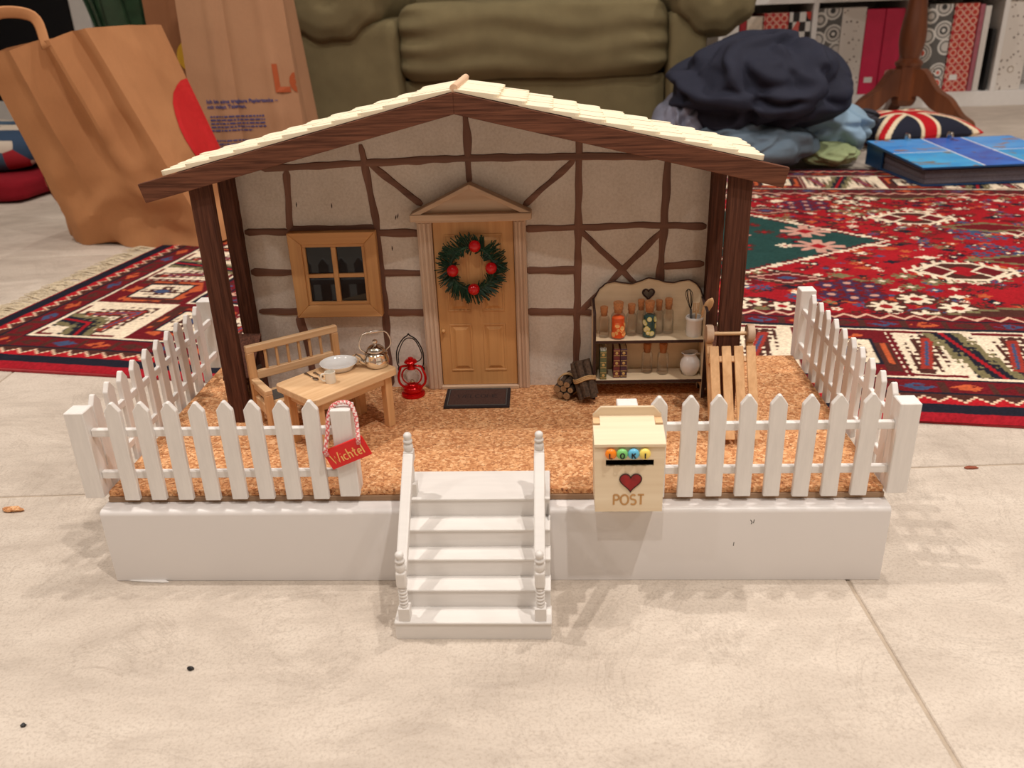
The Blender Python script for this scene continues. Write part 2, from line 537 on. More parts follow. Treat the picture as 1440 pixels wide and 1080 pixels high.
# ------------------------------------------------------------------ plinth and cork board
rr_ = 0.0040
prof_ = [(0.0, 0.0), (0.268, 0.0)] + [(0.268 - rr_ + rr_ * math.cos(math.radians(a)), 0.065 - rr_ + rr_ * math.sin(math.radians(a))) for a in (0, 22, 45, 68, 90)] + [(rr_ + rr_ * math.cos(math.radians(a)), 0.065 - rr_ + rr_ * math.sin(math.radians(a))) for a in (90, 112, 135, 158, 180)]
mb = MB().prism(prof_, 'x', -0.30, 0.30)
pl = solo('plinth', mb, M['plinth'], 'long white lacquered plinth box carrying the miniature house', 'plinth', bevel=0.0004, smooth=0.5)
# a torn strip of coating at the lower edge
part('torn_edge', MB().prism([(-0.288, -0.0008), (-0.275, -0.0020), (-0.262, -0.0030), (-0.256, -0.0026), (-0.260, 0.0), (-0.290, 0.0)], 'z', 0.0003, 0.0011), M['white'], pl)
for pts_ in ([(0.1976, 0.0550), (0.1990, 0.0528), (0.1984, 0.0512)], [(0.2004, 0.0552), (0.2000, 0.0522)], [(0.1868, 0.0352), (0.1866, 0.0318)]):
    part('scuff_mark', MB().tube([(p[0], -0.00005, p[1]) for p in pts_], 0.00035, 5, flat=0.3, up=(0, 1, 0)), M['grey_matt'], pl)
ZC = 0.0745
bb = thing('base_board', 'wooden board covered in tan cork sheet under the miniature house', 'board', (0, 0.1446, 0.065))
part('wood_panel', MB().box(-0.298, 0.2985, 0.0137, 0.2755, 0.065, 0.0697), M['board'], bb, bevel=0.0004)
part('cork_sheet', MB().box(-0.2972, 0.2975, 0.0145, 0.2748, 0.0697, ZC), M['cork'], bb, bevel=0.0006)

# ------------------------------------------------------------------ fences
def picket_mesh(h, sh, w, t, mat, axis):
    a = w / 2
    poly = [(-a, 0), (a, 0), (a, h - sh), (a * 0.16, h - 0.0002), (-a * 0.16, h - 0.0002), (-a, h - sh)]
    mb = MB().prism(poly, 'y' if axis == 'x' else 'x', -t / 2, t / 2)
    return mb.mesh('picket', mat, bevel=0.0005)
pk_front = picket_mesh(0.0835, 0.0072, 0.0119, 0.0042, M['fence'], 'x')
pk_side = picket_mesh(0.0800, 0.0072, 0.0119, 0.0042, M['fence'], 'y')
def fence_post(parent, x0, y0, z0=0.0717, z1=0.1452, w=0.0150):
    return part('post', MB().box(x0, x0 + w, y0, y0 + w, z0, z1), M['fence'], parent, bevel=0.0006)
rng = random.Random(5)
def front_fence(label, xs, rail_x, posts):
    r = thing('picket_fence', label, 'fence', ((xs[0] + xs[-1]) / 2, 0.0115, 0.0695), 0, 'white picket fence runs')
    for x in posts: fence_post(r, x, 0.0095 - 0.0005)
    for z0 in (0.0868, 0.1230):
        part('rail', MB().box(rail_x[0], rail_x[1], 0.01325, 0.0176, z0, z0 + 0.0062), M['fence_x'], r, bevel=0.0005)
    for x in xs:
        inst('picket', pk_front, r, (x, 0.0111, 0.0695 + rng.uniform(-0.0004, 0.0004)), (0, rng.uniform(-0.012, 0.012), 0))
    return r
front_fence('white picket fence along the front, left of the steps', [-0.2761 + 0.02127 * i for i in range(8)], (-0.2978, -0.1126), (-0.3130, -0.1124))
front_fence('white picket fence along the front, right of the steps', [0.1282 + 0.02132 * i for i in range(8)], (0.1128, 0.2977), (0.0978, 0.2976))
def side_fence(label, sx, ys, xo):
    r = thing('picket_fence', label, 'fence', (xo, 0.14, 0.0665), 0, 'white picket fence runs')
    fence_post(r, -0.3130 if sx < 0 else 0.2976, 0.2690)
    for z0 in (0.0845, 0.1205):
        xa = (-0.30430, -0.30050) if sx < 0 else (0.30050, 0.30430)
        part('rail', MB().box(xa[0], xa[1], 0.0240, 0.2690, z0, z0 + 0.0062), M['fence_y'], r, bevel=0.0005)
    for y in ys:
        inst('picket', pk_side, r, (sx * 0.3023, y, 0.0697 + rng.uniform(-0.0004, 0.0004)), (rng.uniform(-0.012, 0.012), 0, 0))
side_fence('white picket fence running back along the left edge', -1, [0.0350 + 0.0229 * i for i in range(10)], -0.3045)
side_fence('white picket fence running back along the right edge', 1, [0.0366 + 0.0231 * i for i in range(10)], 0.3045)

# ------------------------------------------------------------------ stairs
ST = thing('porch_steps', 'white miniature wooden staircase with turned newel posts', 'stairs', (-0.0072, -0.035, 0))
SX0, SX1 = -0.0631, 0.0486
H = 0.01535
FY = [-0.0685, -0.0515, -0.0358, -0.0208, -0.0030]
BY = [-0.0490, -0.0330, -0.0180, -0.0012, 0.0385]
for k in range(5):
    a, b = (SX0, SX1) if k == 0 else (SX0 + 0.0012, SX1 - 0.0004)
    z = H * (k + 1)
    part('tread', MB().box(a, b, FY[k], BY[k], z - 0.0022, z), M['stair'], ST, bevel=0.0005)
    part('riser', MB().box(a + 0.0004, b - 0.0004, FY[k] + 0.0008, FY[k] + 0.0034, z - H + (0 if k else 0.0), z - 0.0022), M['stair'], ST, bevel=0.0002)
for x0 in (SX0 + 0.0018, SX1 - 0.0040):
    poly = [(FY[0] + 0.0036, 0.0002)]
    for k in range(5):
        poly.append((FY[k] + 0.0036, H * (k + 1) - 0.0024))
        poly.append((FY[k + 1] + 0.0036 if k < 4 else -0.0008, H * (k + 1) - 0.0024))
    poly.append((-0.0008, 0.0002))
    part('stringer', MB().prism(poly, 'x', x0, x0 + 0.0022), M['stair'], ST)
def newel(x, y, z0, z1, low):
    p = part('newel_post', MB(), M['stair'], ST)
    mb = MB()
    n = 0.0040
    mb.box(x - n, x + n, y - n, y + n, z0, z0 + 0.0105)
    if low:
        prof = [(0, 0.0105), (0.0030, 0.0105), (0.0031, 0.0125)]
        for i in range(5):
            zz = 0.0130 + i * 0.0029
            prof += [(0.0024, zz), (0.0033, zz + 0.0011), (0.0033, zz + 0.0019), (0.0024, zz + 0.0028)]
        prof += [(0.0028, 0.0282), (0, 0.0282)]
        mb.lathe(prof, 14, (x, y, z0))
        blk = part('newel_block', MB().box(x - n * 0.92, x + n * 0.92, y - n * 0.92, y + n * 0.92, z0 + 0.0275, z0 + 0.0410), M['stair'], p, bevel=0.0024, seg=3)
        zt = z0 + 0.0405
    else:
        mb.lathe([(0, 0.0105), (0.0026, 0.0105), (0.0030, 0.020), (0.0024, 0.030), (0, 0.030)], 12, (x, y, z0))
        mb.box(x - n * 0.9, x + n * 0.9, y - n * 0.9, y + n * 0.9, z0 + 0.0290, z1 - 0.0150)
        zt = z1 - 0.0152
    h = z1 - zt
    fin = [(0, 0), (0.0030, 0), (0.0033, h * 0.10), (0.0037, h * 0.22), (0.0033, h * 0.36), (0.0024, h * 0.42), (0.0026, h * 0.47), (0.0036, h * 0.50),
           (0.0033, h * 0.60), (0.0022, h * 0.63), (0.0026, h * 0.68), (0.0031, h * 0.78), (0.0030, h * 0.88), (0.0020, h * 0.96), (0, h)]
    part('finial', MB().lathe(fin, 16, (x, y, zt)), M['stair'], p, smooth=True)
    q = mb.mesh('newel_post', M['stair'], smooth=0.6)
    inv = world_matrix(ST).inverted(); q.transform(inv); p.data = q
for x in (-0.0556, 0.0408):
    newel(x, -0.0632, H, 0.0722, True)
    newel(x, 0.0045, 5 * H, 0.1290, False)
    a = Vector((x, -0.0600, 0.0545)); b = Vector((x, 0.0028, 0.1115))
    d = (b - a).normalized(); up = Vector((1, 0, 0)).cross(d)
    mb = MB()
    for t in (a - d * 0.002, b):
        pass
    hw, hh = 0.0039, 0.0032
    vs_ = [p + Vector((sx * hw, 0, 0)) + up * (sz * hh) for p in (a - d * 0.001, b) for sx, sz in ((-1, -1), (1, -1), (1, 1), (-1, 1))]
    mb.add(vs_, [(0, 1, 2, 3), (7, 6, 5, 4), (0, 4, 5, 1), (1, 5, 6, 2), (2, 6, 7, 3), (3, 7, 4, 0)])
    part('handrail', mb, M['stair'], ST, bevel=0.0012, seg=2)

# ------------------------------------------------------------------ house
HX, YW = -0.021, 0.208                 # ridge axis, front face of the wall
APZ, SL = 0.3534, math.radians(13.7)   # top of the gable boards
TS_ = math.tan(SL)
HS = thing('half_timbered_house', 'miniature half-timbered house front with shingled gable roof', 'dollhouse', (HX, 0.17, ZC))
def roofz(x, off=0.0): return APZ - abs(x - HX) * TS_ - off
wl, wr = -0.2290, 0.1905
poly = [(wl, ZC), (wr, ZC), (wr, roofz(wr, 0.006)), (HX, roofz(HX, 0.006)), (wl, roofz(wl, 0.006))]
part('plaster_wall', MB().prism(poly, 'y', YW, YW + 0.012), M['plaster'], HS)
def timber(pts, w, seed):
    P = [Vector((p[0], YW, p[1])) for p in pts]
    # resample
    out = []
    for a, b in zip(P[:-1], P[1:]):
        n = max(2, int((b - a).length / 0.0035))
        out += [a.lerp(b, i / n) for i in range(n)]
    out.append(P[-1])
    horiz = abs(P[-1].x - P[0].x) > abs(P[-1].z - P[0].z)
    vs_ = []; fs = []
    m = len(out)
    for i, p in enumerate(out):
        a = out[max(0, i - 1)]; b = out[min(m - 1, i + 1)]
        t = (b - a).normalized(); s = Vector((0, 1, 0)).cross(t)
        k = 1 + 0.42 * nz(p.x, seed, p.z, 55)
        e = 1.0 if 0 < i < m - 1 else 0.55
        off = s * (nz(p.x, seed + 9, p.z, 60) * w * 0.22)
        hw = w * k * e; hgt = 0.0012 * (1 + 0.3 * nz(p.x, seed + 3, p.z, 80)) * (1 if 0 < i < m - 1 else 0.5)
        for c, hh in ((-1, 0.0003), (-0.72, -hgt * 0.8), (-0.1, -hgt), (0.55, -hgt * 1.0), (0.86, -hgt * 0.75), (1, 0.0003)):
            vs_.append(p + off + s * (c * hw) + Vector((0, hh, 0)))
    for i in range(m - 1):
        for c in range(5):
            fs.append((i * 6 + c, i * 6 + c + 1, i * 6 + c + 7, i * 6 + c + 6))
    fs.append(tuple(range(6))); fs.append(tuple((m - 1) * 6 + c for c in range(5, -1, -1)))
    part('timber', MB().add(vs_, fs), M['timber'] if horiz else M['timber_z'], HS, smooth=0.7)
BEAMS = {'V1a': [(-0.1811, 0.2849), (-0.1855, 0.2309)], 'V1b': [(-0.1882, 0.1501), (-0.1838, 0.1198), (-0.182, 0.0760)],
 'V2': [(-0.1129, 0.3057), (-0.1112, 0.2923), (-0.1058, 0.2323), (-0.1053, 0.1474), (-0.1069, 0.1075), (-0.1065, 0.0760)], 'V3': [(-0.0199, 0.3300), (-0.0199, 0.2697)],
 'V4': [(0.0769, 0.3150), (0.0757, 0.2283), (0.075, 0.1476), (0.0736, 0.0958), (0.0736, 0.0760)], 'V5': [(0.1534, 0.2960), (0.1521, 0.2278), (0.1496, 0.1672)],
 'H1': [(-0.2040, 0.2872), (-0.1127, 0.2899), (-0.0218, 0.2918), (0.0738, 0.2906), (0.1700, 0.2888)], 'H2a': [(-0.2275, 0.2312), (-0.1860, 0.2300)],
 'H2b': [(-0.1075, 0.2278), (-0.0661, 0.2262)], 'H2c': [(0.0275, 0.2286), (0.0757, 0.2283), (0.1338, 0.2295), (0.1895, 0.2269)], 'H3a': [(-0.2275, 0.193), (-0.1860, 0.1921)],
 'H3b': [(-0.1059, 0.1904), (-0.0643, 0.1889)], 'H3c': [(0.0275, 0.1897), (0.0756, 0.1888)], 'H3d': [(0.1517, 0.1912), (0.1895, 0.193)],
 'H4a': [(-0.226, 0.1545), (-0.1860, 0.1538)], 'H4b': [(-0.1055, 0.1516), (-0.0638, 0.1508)], 'H4c': [(0.0275, 0.1499), (0.0902, 0.148)],
 'D1': [(-0.1082, 0.2904), (-0.0629, 0.2519)], 'D2': [(0.0726, 0.2876), (0.0272, 0.2485)], 'X1': [(0.0769, 0.2269), (0.127, 0.1763), (0.136, 0.167)],
 'X2': [(0.1534, 0.2265), (0.0776, 0.149)], 'H2w': [(-0.187, 0.2325), (-0.107, 0.2322)]}
for i, (k, v) in enumerate(BEAMS.items()):
    timber(v, 0.0034 if k[0] in 'VH' else 0.0029, i * 3.7)
for nx, nzz, dx_ in ((-0.1818, 0.2535, 0.0010), (-0.1764, 0.2548, -0.0003), (-0.1446, 0.2530, 0.0), (-0.1825, 0.2358, 0.0002), (-0.0878, 0.2412, -0.0006), (-0.0858, 0.2424, -0.0006), (-0.0935, 0.2130, 0.0)):
    part('plaster_nick', MB().tube([(nx - dx_, YW - 0.0001, nzz + 0.0022), (nx, YW - 0.0002, nzz), (nx + dx_, YW - 0.0001, nzz - 0.0022)], [0.0002, 0.0006, 0.0002], 5, flat=0.4, up=(0, 1, 0)), M['burnt'], HS)
# rough corner posts
def corner_post(x0, x1):
    mb = MB()
    n = 26
    def fn(u, v):
        z = ZC + v * (roofz((x0 + x1) / 2, 0.008) - ZC)
        a = u * 2 * math.pi
        cx, cy = (x0 + x1) / 2, 0.2035
        sx = (x1 - x0) / 2; sy = 0.0075
        c, s = math.cos(a), math.sin(a)
        q = max(abs(c), abs(s))
        k = 1 + 0.10 * nz(c * 2, s * 2, z * 90)
        return Vector((cx + c / q * sx * k, cy + s / q * sy * k, z))
    mb.grid(fn, 16, n, closed_u=True)
    part('corner_post', mb, M['brown_z'], HS)
corner_post(-0.2405, -0.2283); corner_post(0.1905, 0.2022)
part('porch_post', MB().box(-0.2402, -0.2226, 0.1330, 0.1415, ZC, roofz(-0.2402, 0.0062)), M['brown_z'], HS, bevel=0.0006)
part('porch_post', MB().box(0.1917, 0.2098, 0.1325, 0.1410, ZC, roofz(0.2098, 0.0062)), M['brown_z'], HS, bevel=0.0006)
# side beams from the posts back to the wall, under the roof
for x0, x1 in ((-0.2390, -0.2320), (0.2000, 0.2070)):
    part('roof_beam', MB().box(x0, x1, 0.1412, 0.215, roofz(max(x0, x1) if x1 > 0 else x0, 0.0150), roofz(x1 if x1 > 0 else x0, 0.0060)), M['brown_z'], HS)
def slope_frame(sgn, y):
    """local x runs down the slope, z is the slope normal, y is depth; origin on the ridge"""
    ex = Vector((sgn * math.cos(SL), 0, -math.sin(SL))); ey = Vector((0, 1, 0)); ez = Vector((sgn * math.sin(SL), 0, math.cos(SL)))
    m = Matrix.Identity(4)
    for i in range(3):
        m[i][0], m[i][1], m[i][2] = ex[i], ey[i], ez[i]
    m.translation = Vector((HX, y, APZ))
    return m
EAVE = 0.2565 / math.cos(SL)
for sg in (-1, 1):
    F = slope_frame(sg, 0)
    t = math.tan(SL)
    hgt = 0.0156
    # gable board, mitred at the ridge
    poly = [(0, 0), (EAVE, 0), (EAVE, -hgt), (-hgt * t * 1.0, -hgt)] 
    poly = [(0, 0), (-hgt * -t, -hgt), (EAVE, -hgt), (EAVE, 0)]
    bx = MB()
    def q(p, y): return F @ Vector((p[0], y, p[1]))
    pts = [(0, 0), (-hgt * t, -hgt), (EAVE, -hgt), (EAVE, 0)]
    vs_ = [q(p, 0.126) for p in pts] + [q(p, 0.132) for p in pts]
    # the mitre lies on the ridge plane: shift the lower ridge corner onto x = HX
    low = Vector((HX, 0, APZ - hgt / math.cos(SL)))
    vs_[1] = Vector((HX, 0.126, low.z)); vs_[5] = Vector((HX, 0.132, low.z))
    bx.add(vs_, [(0, 1, 2, 3), (7, 6, 5, 4), (0, 4, 5, 1), (1, 5, 6, 2), (2, 6, 7, 3), (3, 7, 4, 0)])
    part('gable_board', bx, M['brown_x'], HS, bevel=0.0004)
    rb = MB()
    pts = [(0, -0.0004), (EAVE - 0.028, -0.0004), (EAVE - 0.028, -0.0054)]
    vs_ = [q(p, 0.1322) for p in pts] + [Vector((HX, 0.1322, APZ - 0.0058 / math.cos(SL)))] + [q(p, 0.228) for p in pts] + [Vector((HX, 0.228, APZ - 0.0058 / math.cos(SL)))]
    rb.add(vs_, [(0, 1, 2, 3), (7, 6, 5, 4), (0, 4, 5, 1), (1, 5, 6, 2), (2, 6, 7, 3), (3, 7, 4, 0)])
    roof = part('roof_board', rb, M['brown_x'], HS)
    # shingles
    def shmesh(w, l, th):
        a = w / 2 - 0.0004; r = min(0.0042, a * 0.8)
        poly = [(0, -a), (l - r, -a), (l - r * 0.35, -a + r * 0.28), (l, -a + r), (l, a - r), (l - r * 0.35, a - r * 0.28), (l - r, a), (0, a)]
        tl_ = math.tan(math.asin(0.0019 / 0.0203))
        mb_ = MB().prism(poly, 'z', 0, th)
        n_ = len(poly)
        mb_.v = [(p[0], p[1], -p[0] * tl_ * 0.97 if i < n_ else p[2]) for i, p in enumerate(mb_.v)]
        return mb_.mesh('shingle', M['shingle'])
    TW, TLEN = 0.0162, 0.0265
    full, half, first = shmesh(TW, TLEN, 0.0015), shmesh(TW / 2, TLEN, 0.0015), shmesh(TW, 0.0345, 0.0015)
    tilt = math.asin(0.0019 / 0.0203)
    base_rot = F.to_3x3()
    for k in range(11):
        s_end = (0.034 + 0.0203 * k) / math.cos(SL)
        y0 = 0.1275
        cols = [(y0 + TW * (i + 0.5), full) for i in range(6)] if k % 2 == 0 else [(y0 + TW * 0.25, half)] + [(y0 + TW * (i + 1.0), full) for i in range(5)] + [(y0 + TW * 5.75, half)]
        tl = 0.0345 if k == 0 else TLEN
        for (yy, me) in cols:
            if k == 0: me = first
            o = link('shingle', me, roof)
            jit = rng.uniform(-0.0006, 0.0006)
            R3 = base_rot @ Matrix.Rotation(tilt * -1.0, 3, 'Y') @ Matrix.Rotation(rng.uniform(-0.012, 0.012), 3, 'Z')
            pos = F @ Vector((s_end - tl + jit, yy, 0.0004 + rng.uniform(0, 0.0004)))
            m4 = R3.to_4x4(); m4.translation = pos
            o.matrix_basis = world_matrix(HS).inverted() @ m4
part('ridge_dowel', MB().tube([(HX + 0.0004, 0.1290, APZ + 0.0026), (HX + 0.0004, 0.2330, APZ + 0.0026)], 0.0030, 14), M['ridge'], HS, smooth=0.8)

# window in the house
WN = part('window', MB().box(-0.1770, -0.1160, 0.2055, YW - 0.0002, 0.1600, 0.2215), M['dark'], HS)
wx0, wx1, wz0, wz1, fw = -0.1866, -0.1064, 0.1507, 0.2310, 0.0112
yf0, yf1 = 0.1985, YW
def mitre(pts4):
    mb = MB()
    vs_ = [Vector((p[0], yf0 + (0.0020 if i in (2, 3) else 0), p[1])) for i, p in enumerate(pts4)] + [Vector((p[0], yf1, p[1])) for p in pts4]
    mb.add(vs_, [(0, 1, 2, 3), (7, 6, 5, 4), (0, 4, 5, 1), (1, 5, 6, 2), (2, 6, 7, 3), (3, 7, 4, 0)])
    return mb
ix0, ix1, iz0, iz1 = wx0 + fw, wx1 - fw, wz0 + fw, wz1 - fw
part('casing', mitre([(wx0, wz1), (wx1, wz1), (ix1, iz1), (ix0, iz1)]), M['window_x'], WN, bevel=0.0005)
part('casing', mitre([(wx1, wz0), (wx0, wz0), (ix0, iz0), (ix1, iz0)]), M['window_x'], WN, bevel=0.0005)
part('casing', mitre([(wx0, wz0), (wx0, wz1), (ix0, iz1), (ix0, iz0)]), M['window_z'], WN, bevel=0.0005)
part('casing', mitre([(wx1, wz1), (wx1, wz0), (ix1, iz0), (ix1, iz1)]), M['window_z'], WN, bevel=0.0005)
sx0, sx1, sz0, sz1, sw = ix0, ix1, iz0, iz1, 0.0030
ym = 0.2020
for a in (((sx0, sx1, sz1 - sw, sz1), 'window_x'), ((sx0, sx1, sz0, sz0 + sw), 'window_x'), ((sx0, sx0 + sw, sz0 + sw, sz1 - sw), 'window_z'), ((sx1 - sw, sx1, sz0 + sw, sz1 - sw), 'window_z')):
    (a0, a1, b0, b1), mt = a
    part('sash', MB().box(a0, a1, ym, YW - 0.0005, b0, b1), M[mt], WN, bevel=0.0003)
mx, mz = (sx0 + sx1) / 2, (sz0 + sz1) / 2 - 0.001
part('muntin', MB().box(mx - 0.0022, mx + 0.0022, ym - 0.0004, 0.2060, sz0 + sw, sz1 - sw), M['window_z'], WN, bevel=0.0004)
part('muntin', MB().box(sx0 + sw, mx - 0.0022, ym, 0.2060, mz - 0.0018, mz + 0.0018), M['window_x'], WN, bevel=0.0004)
part('muntin', MB().box(mx + 0.0022, sx1 - sw, ym, 0.2060, mz - 0.0018, mz + 0.0018), M['window_x'], WN, bevel=0.0004)
for a0, a1 in ((sx0 + sw, mx - 0.0022), (mx + 0.0022, sx1 - sw)):
    for b0, b1 in ((sz0 + sw, mz - 0.0018), (mz + 0.0018, sz1 - sw)):
        part('pane', MB().box(a0, a1, 0.2046, 0.2054, b0, b1), M['darkglass'], WN)

# door with frame and pediment
DR = part('door', MB().box(-0.0548, 0.0177, 0.2035, YW - 0.0002, 0.0780, 0.2375), M['door'], HS, bevel=0.0005)
def panel(x0, x1, z0, z1):
    mb = MB()
    g = 0.0018; y = 0.2035
    # raised moulding ring
    for a in ((x0, x1, z1 - g, z1), (x0, x1, z0, z0 + g), (x0, x0 + g, z0 + g, z1 - g), (x1 - g, x1, z0 + g, z1 - g)):
        mb.box(a[0], a[1], y - 0.0007, y, a[2], a[3])
    h = part('panel_moulding', mb, M['door'], DR, bevel=0.0003)
    d = 0.0030
    vs_ = [(x0 + d, y, z0 + d), (x1 - d, y, z0 + d), (x1 - d, y, z1 - d), (x0 + d, y, z1 - d),
           (x0 + d * 1.9, y - 0.0012, z0 + d * 1.9), (x1 - d * 1.9, y - 0.0012, z0 + d * 1.9), (x1 - d * 1.9, y - 0.0012, z1 - d * 1.9), (x0 + d * 1.9, y - 0.0012, z1 - d * 1.9)]
    part('panel', MB().add([Vector(v) for v in vs_], [(4, 5, 6, 7), (0, 1, 5, 4), (1, 2, 6, 5), (2, 3, 7, 6), (3, 0, 4, 7)]), M['door'], DR, fixn=False)
for x0, x1 in ((-0.0452, -0.0240), (-0.0137, 0.0074)):
    panel(x0, x1, 0.0925, 0.1402)
    panel(x0, x1, 0.1525, 0.2258)
part('door_knob', MB().lathe([(0, 0), (0.0014, 0), (0.0012, 0.0014), (0.0022, 0.0022), (0.0019, 0.0036), (0, 0.0042)], 12, (-0.0508, 0.2035, 0.1340), Matrix.Rotation(math.pi / 2, 4, 'X')), M['door'], DR, smooth=True)
FR = part('door_frame', MB().box(-0.0560, 0.0190, 0.1995, 0.2055, ZC, 0.0779), M['trim_x'], HS, bevel=0.0004)
for x0, x1 in ((-0.0685, -0.0552), (0.0181, 0.0290)):
    part('jamb', MB().box(x0, x1, 0.2010, YW, ZC, 0.2380), M['trim_z'], FR, bevel=0.0004)
    w = x1 - x0
    for c in (0.10, 0.40, 0.70):
        part('flute', MB().box(x0 + w * c, x0 + w * (c + 0.2), 0.2000, 0.2012, ZC + 0.0005, 0.2370), M['trim_z'], FR, bevel=0.0004)
pd = part('pediment', MB().box(-0.0728, 0.0345, 0.1925, YW, 0.2400, 0.2462), M['trim_x'], HS, bevel=0.0006)
part('architrave', MB().box(-0.0690, 0.0295, 0.1990, YW, 0.2376, 0.2400), M['trim_x'], pd, bevel=0.0002)
pc = (-0.0728 + 0.0345) / 2
part('tympanum', MB().prism([(-0.0715, 0.2462), (0.0332, 0.2462), (pc, 0.2700)], 'y', 0.1990, YW), M['trim_x'], pd)
for sg in (-1, 1):
    ex = pc + sg * 0.05365
    a, b = Vector((ex, 0, 0.2462)), Vector((pc, 0, 0.2718))
    d = (b - a).normalized(); nrm = Vector((-d.z, 0, d.x)) * (1 if sg < 0 else -1)
    if nrm.z > 0: nrm = -nrm
    w = 0.0036
    c0 = Vector((ex - sg * 0.0095, 0, 0.2462)); c1 = Vector((pc, 0, 0.2718 - w * 1.12))
    vs_ = [p + Vector((0, y, 0)) for y in (0.1935, YW) for p in (a, c0, c1, b)]
    part('rake_moulding', MB().add(vs_, [(0, 1, 2, 3), (7, 6, 5, 4), (0, 4, 5, 1), (1, 5, 6, 2), (2, 6, 7, 3), (3, 7, 4, 0)]), M['trim_x'], pd, bevel=0.0004)
# ------------------------------------------------------------------ lettering by strokes
def arc(cx, cy, rx, ry, a0, a1, n=10):
    return [(cx + rx * math.cos(math.radians(a0 + (a1 - a0) * i / n)), cy + ry * math.sin(math.radians(a0 + (a1 - a0) * i / n))) for i in range(n + 1)]
GLYPH = {  # unit height; (width, strokes)
 'W': (0.95, [[(0, 1), (0.24, 0), (0.47, 0.75), (0.70, 0), (0.95, 1)]]),
 'E': (0.55, [[(0.55, 1), (0, 1), (0, 0), (0.55, 0)], [(0, 0.52), (0.45, 0.52)]]),
 'L': (0.5, [[(0, 1), (0, 0), (0.5, 0)]]),
 'C': (0.65, [arc(0.36, 0.5, 0.36, 0.5, 50, 310)]),
 'O': (0.7, [arc(0.35, 0.5, 0.35, 0.5, 90, 450, 18)]),
 'M': (0.8, [[(0, 0), (0.05, 1), (0.4, 0.3), (0.75, 1), (0.8, 0)]]),
 'K': (0.6, [[(0, 0), (0, 1)], [(0.58, 1), (0.02, 0.45)], [(0.2, 0.6), (0.6, 0)]]),
 'I': (0.08, [[(0.04, 0), (0.04, 1)]]),
 'P': (0.5, [[(0.04, 0), (0.04, 1)] , [(0.04, 1), (0.25, 1)] + arc(0.25, 0.74, 0.26, 0.26, 90, -90) + [(0.04, 0.48)]]),
 'S': (0.52, [arc(0.27, 0.76, 0.24, 0.24, 40, 270, 9) + arc(0.27, 0.26, 0.25, 0.26, 90, -140, 10)]),
 'T': (0.56, [[(0, 1), (0.56, 1)], [(0.28, 1), (0.28, 0)]]),
 'i': (0.12, [[(0.06, 0), (0.06, 0.52)], [(0.06, 0.72), (0.07, 0.76)]]),
 'c': (0.42, [arc(0.24, 0.28, 0.22, 0.27, 50, 310)]),
 'h': (0.44, [[(0.04, 0), (0.04, 1)], [(0.04, 0.34)] + arc(0.22, 0.36, 0.17, 0.18, 170, 0, 7) + [(0.40, 0)]]),
 't': (0.40, [[(0.2, 0.85), (0.18, 0.12), (0.26, 0.01), (0.38, 0.04)], [(0.0, 0.56), (0.4, 0.58)]]),
 'e': (0.44, [[(0.03, 0.28), (0.40, 0.30)] + arc(0.22, 0.28, 0.19, 0.26, 5, 310, 12)]),
 'l': (0.1, [[(0.05, 0), (0.05, 1.05)]]),
}
def lettering(text, h, w, gap, fr, squash=1.0, flat=0.25):
    """strokes of a word as one mesh; fr maps (x, y, 0) to space; returns MB and width"""
    mb = MB(); x = 0.0
    for ch in text:
        gw, st = GLYPH[ch]
        for s in st:
            pts = [fr @ Vector((x + p[0] * h * squash, p[1] * h, 0)) for p in s]
            mb.tube(pts, w / 2, 6, flat=flat, up=fr.to_3x3() @ Vector((0, 0, 1)))
        x += (gw * squash + gap) * h
    return mb
def frame(origin, ex, ey):
    ex, ey = Vector(ex).normalized(), Vector(ey).normalized(); ez = ex.cross(ey)
    m = Matrix.Identity(4)
    for i in range(3): m[i][0], m[i][1], m[i][2] = ex[i], ey[i], ez[i]
    m.translation = Vector(origin)
    return m
FRONT = lambda x, y, z, a=0.0: frame((x, y, z), (math.cos(a), 0, math.sin(a)), (-math.sin(a), 0, math.cos(a)))   # faces -y

# ------------------------------------------------------------------ post box
def heart_pts(cx, cz, w, h, n=36):
    out = []
    for i in range(n):
        t = 2 * math.pi * i / n
        x = 16 * math.sin(t) ** 3; z = 13 * math.cos(t) - 5 * math.cos(2 * t) - 2 * math.cos(3 * t) - math.cos(4 * t)
        out.append((cx + x / 32 * w, cz + (z + 2.5) / 29 * h))
    return out
PB = thing('post_box', 'light wooden miniature post box with red heart and coloured beads', 'post box', (0.1042, -0.008, 0.0770))
bx0, bx1, byf, byb, bz0, bz1 = 0.0806, 0.1284, -0.0220, 0.0060, 0.0770, 0.1300
fm = curve_mesh('front_panel', [[(bx0, bz0), (bx1, bz0), (bx1 + 0.0004, bz1), (bx0 - 0.0008, bz1)], [(0.0878, 0.1144), (0.1213, 0.1144), (0.1213, 0.1193), (0.0878, 0.1193)]], 0.0024, M['birch_x'])
o = inst('front_panel', fm, PB, (0, byf + 0.0012, 0))
part('side_panel', MB().prism([(byf + 0.0024, bz0), (byb, bz0), (byb, 0.1368), (byf + 0.0024, bz1 - 0.0004)], 'x', bx0, bx0 + 0.0022), M['birch_x'], PB)
part('side_panel', MB().prism([(byf + 0.0024, bz0), (byb, bz0), (byb, 0.1368), (byf + 0.0024, bz1 - 0.0004)], 'x', bx1 - 0.0022, bx1), M['birch_x'], PB)
part('bottom_panel', MB().box(bx0 + 0.0022, bx1 - 0.0022, byf + 0.0024, byb, bz0, bz0 + 0.002), M['birch_x'], PB)
part('slot_shadow_panel', MB().box(bx0 + 0.0022, bx1 - 0.0022, byf + 0.012, byf + 0.0130, bz0 + 0.002, 0.1290), M['dark'], PB)
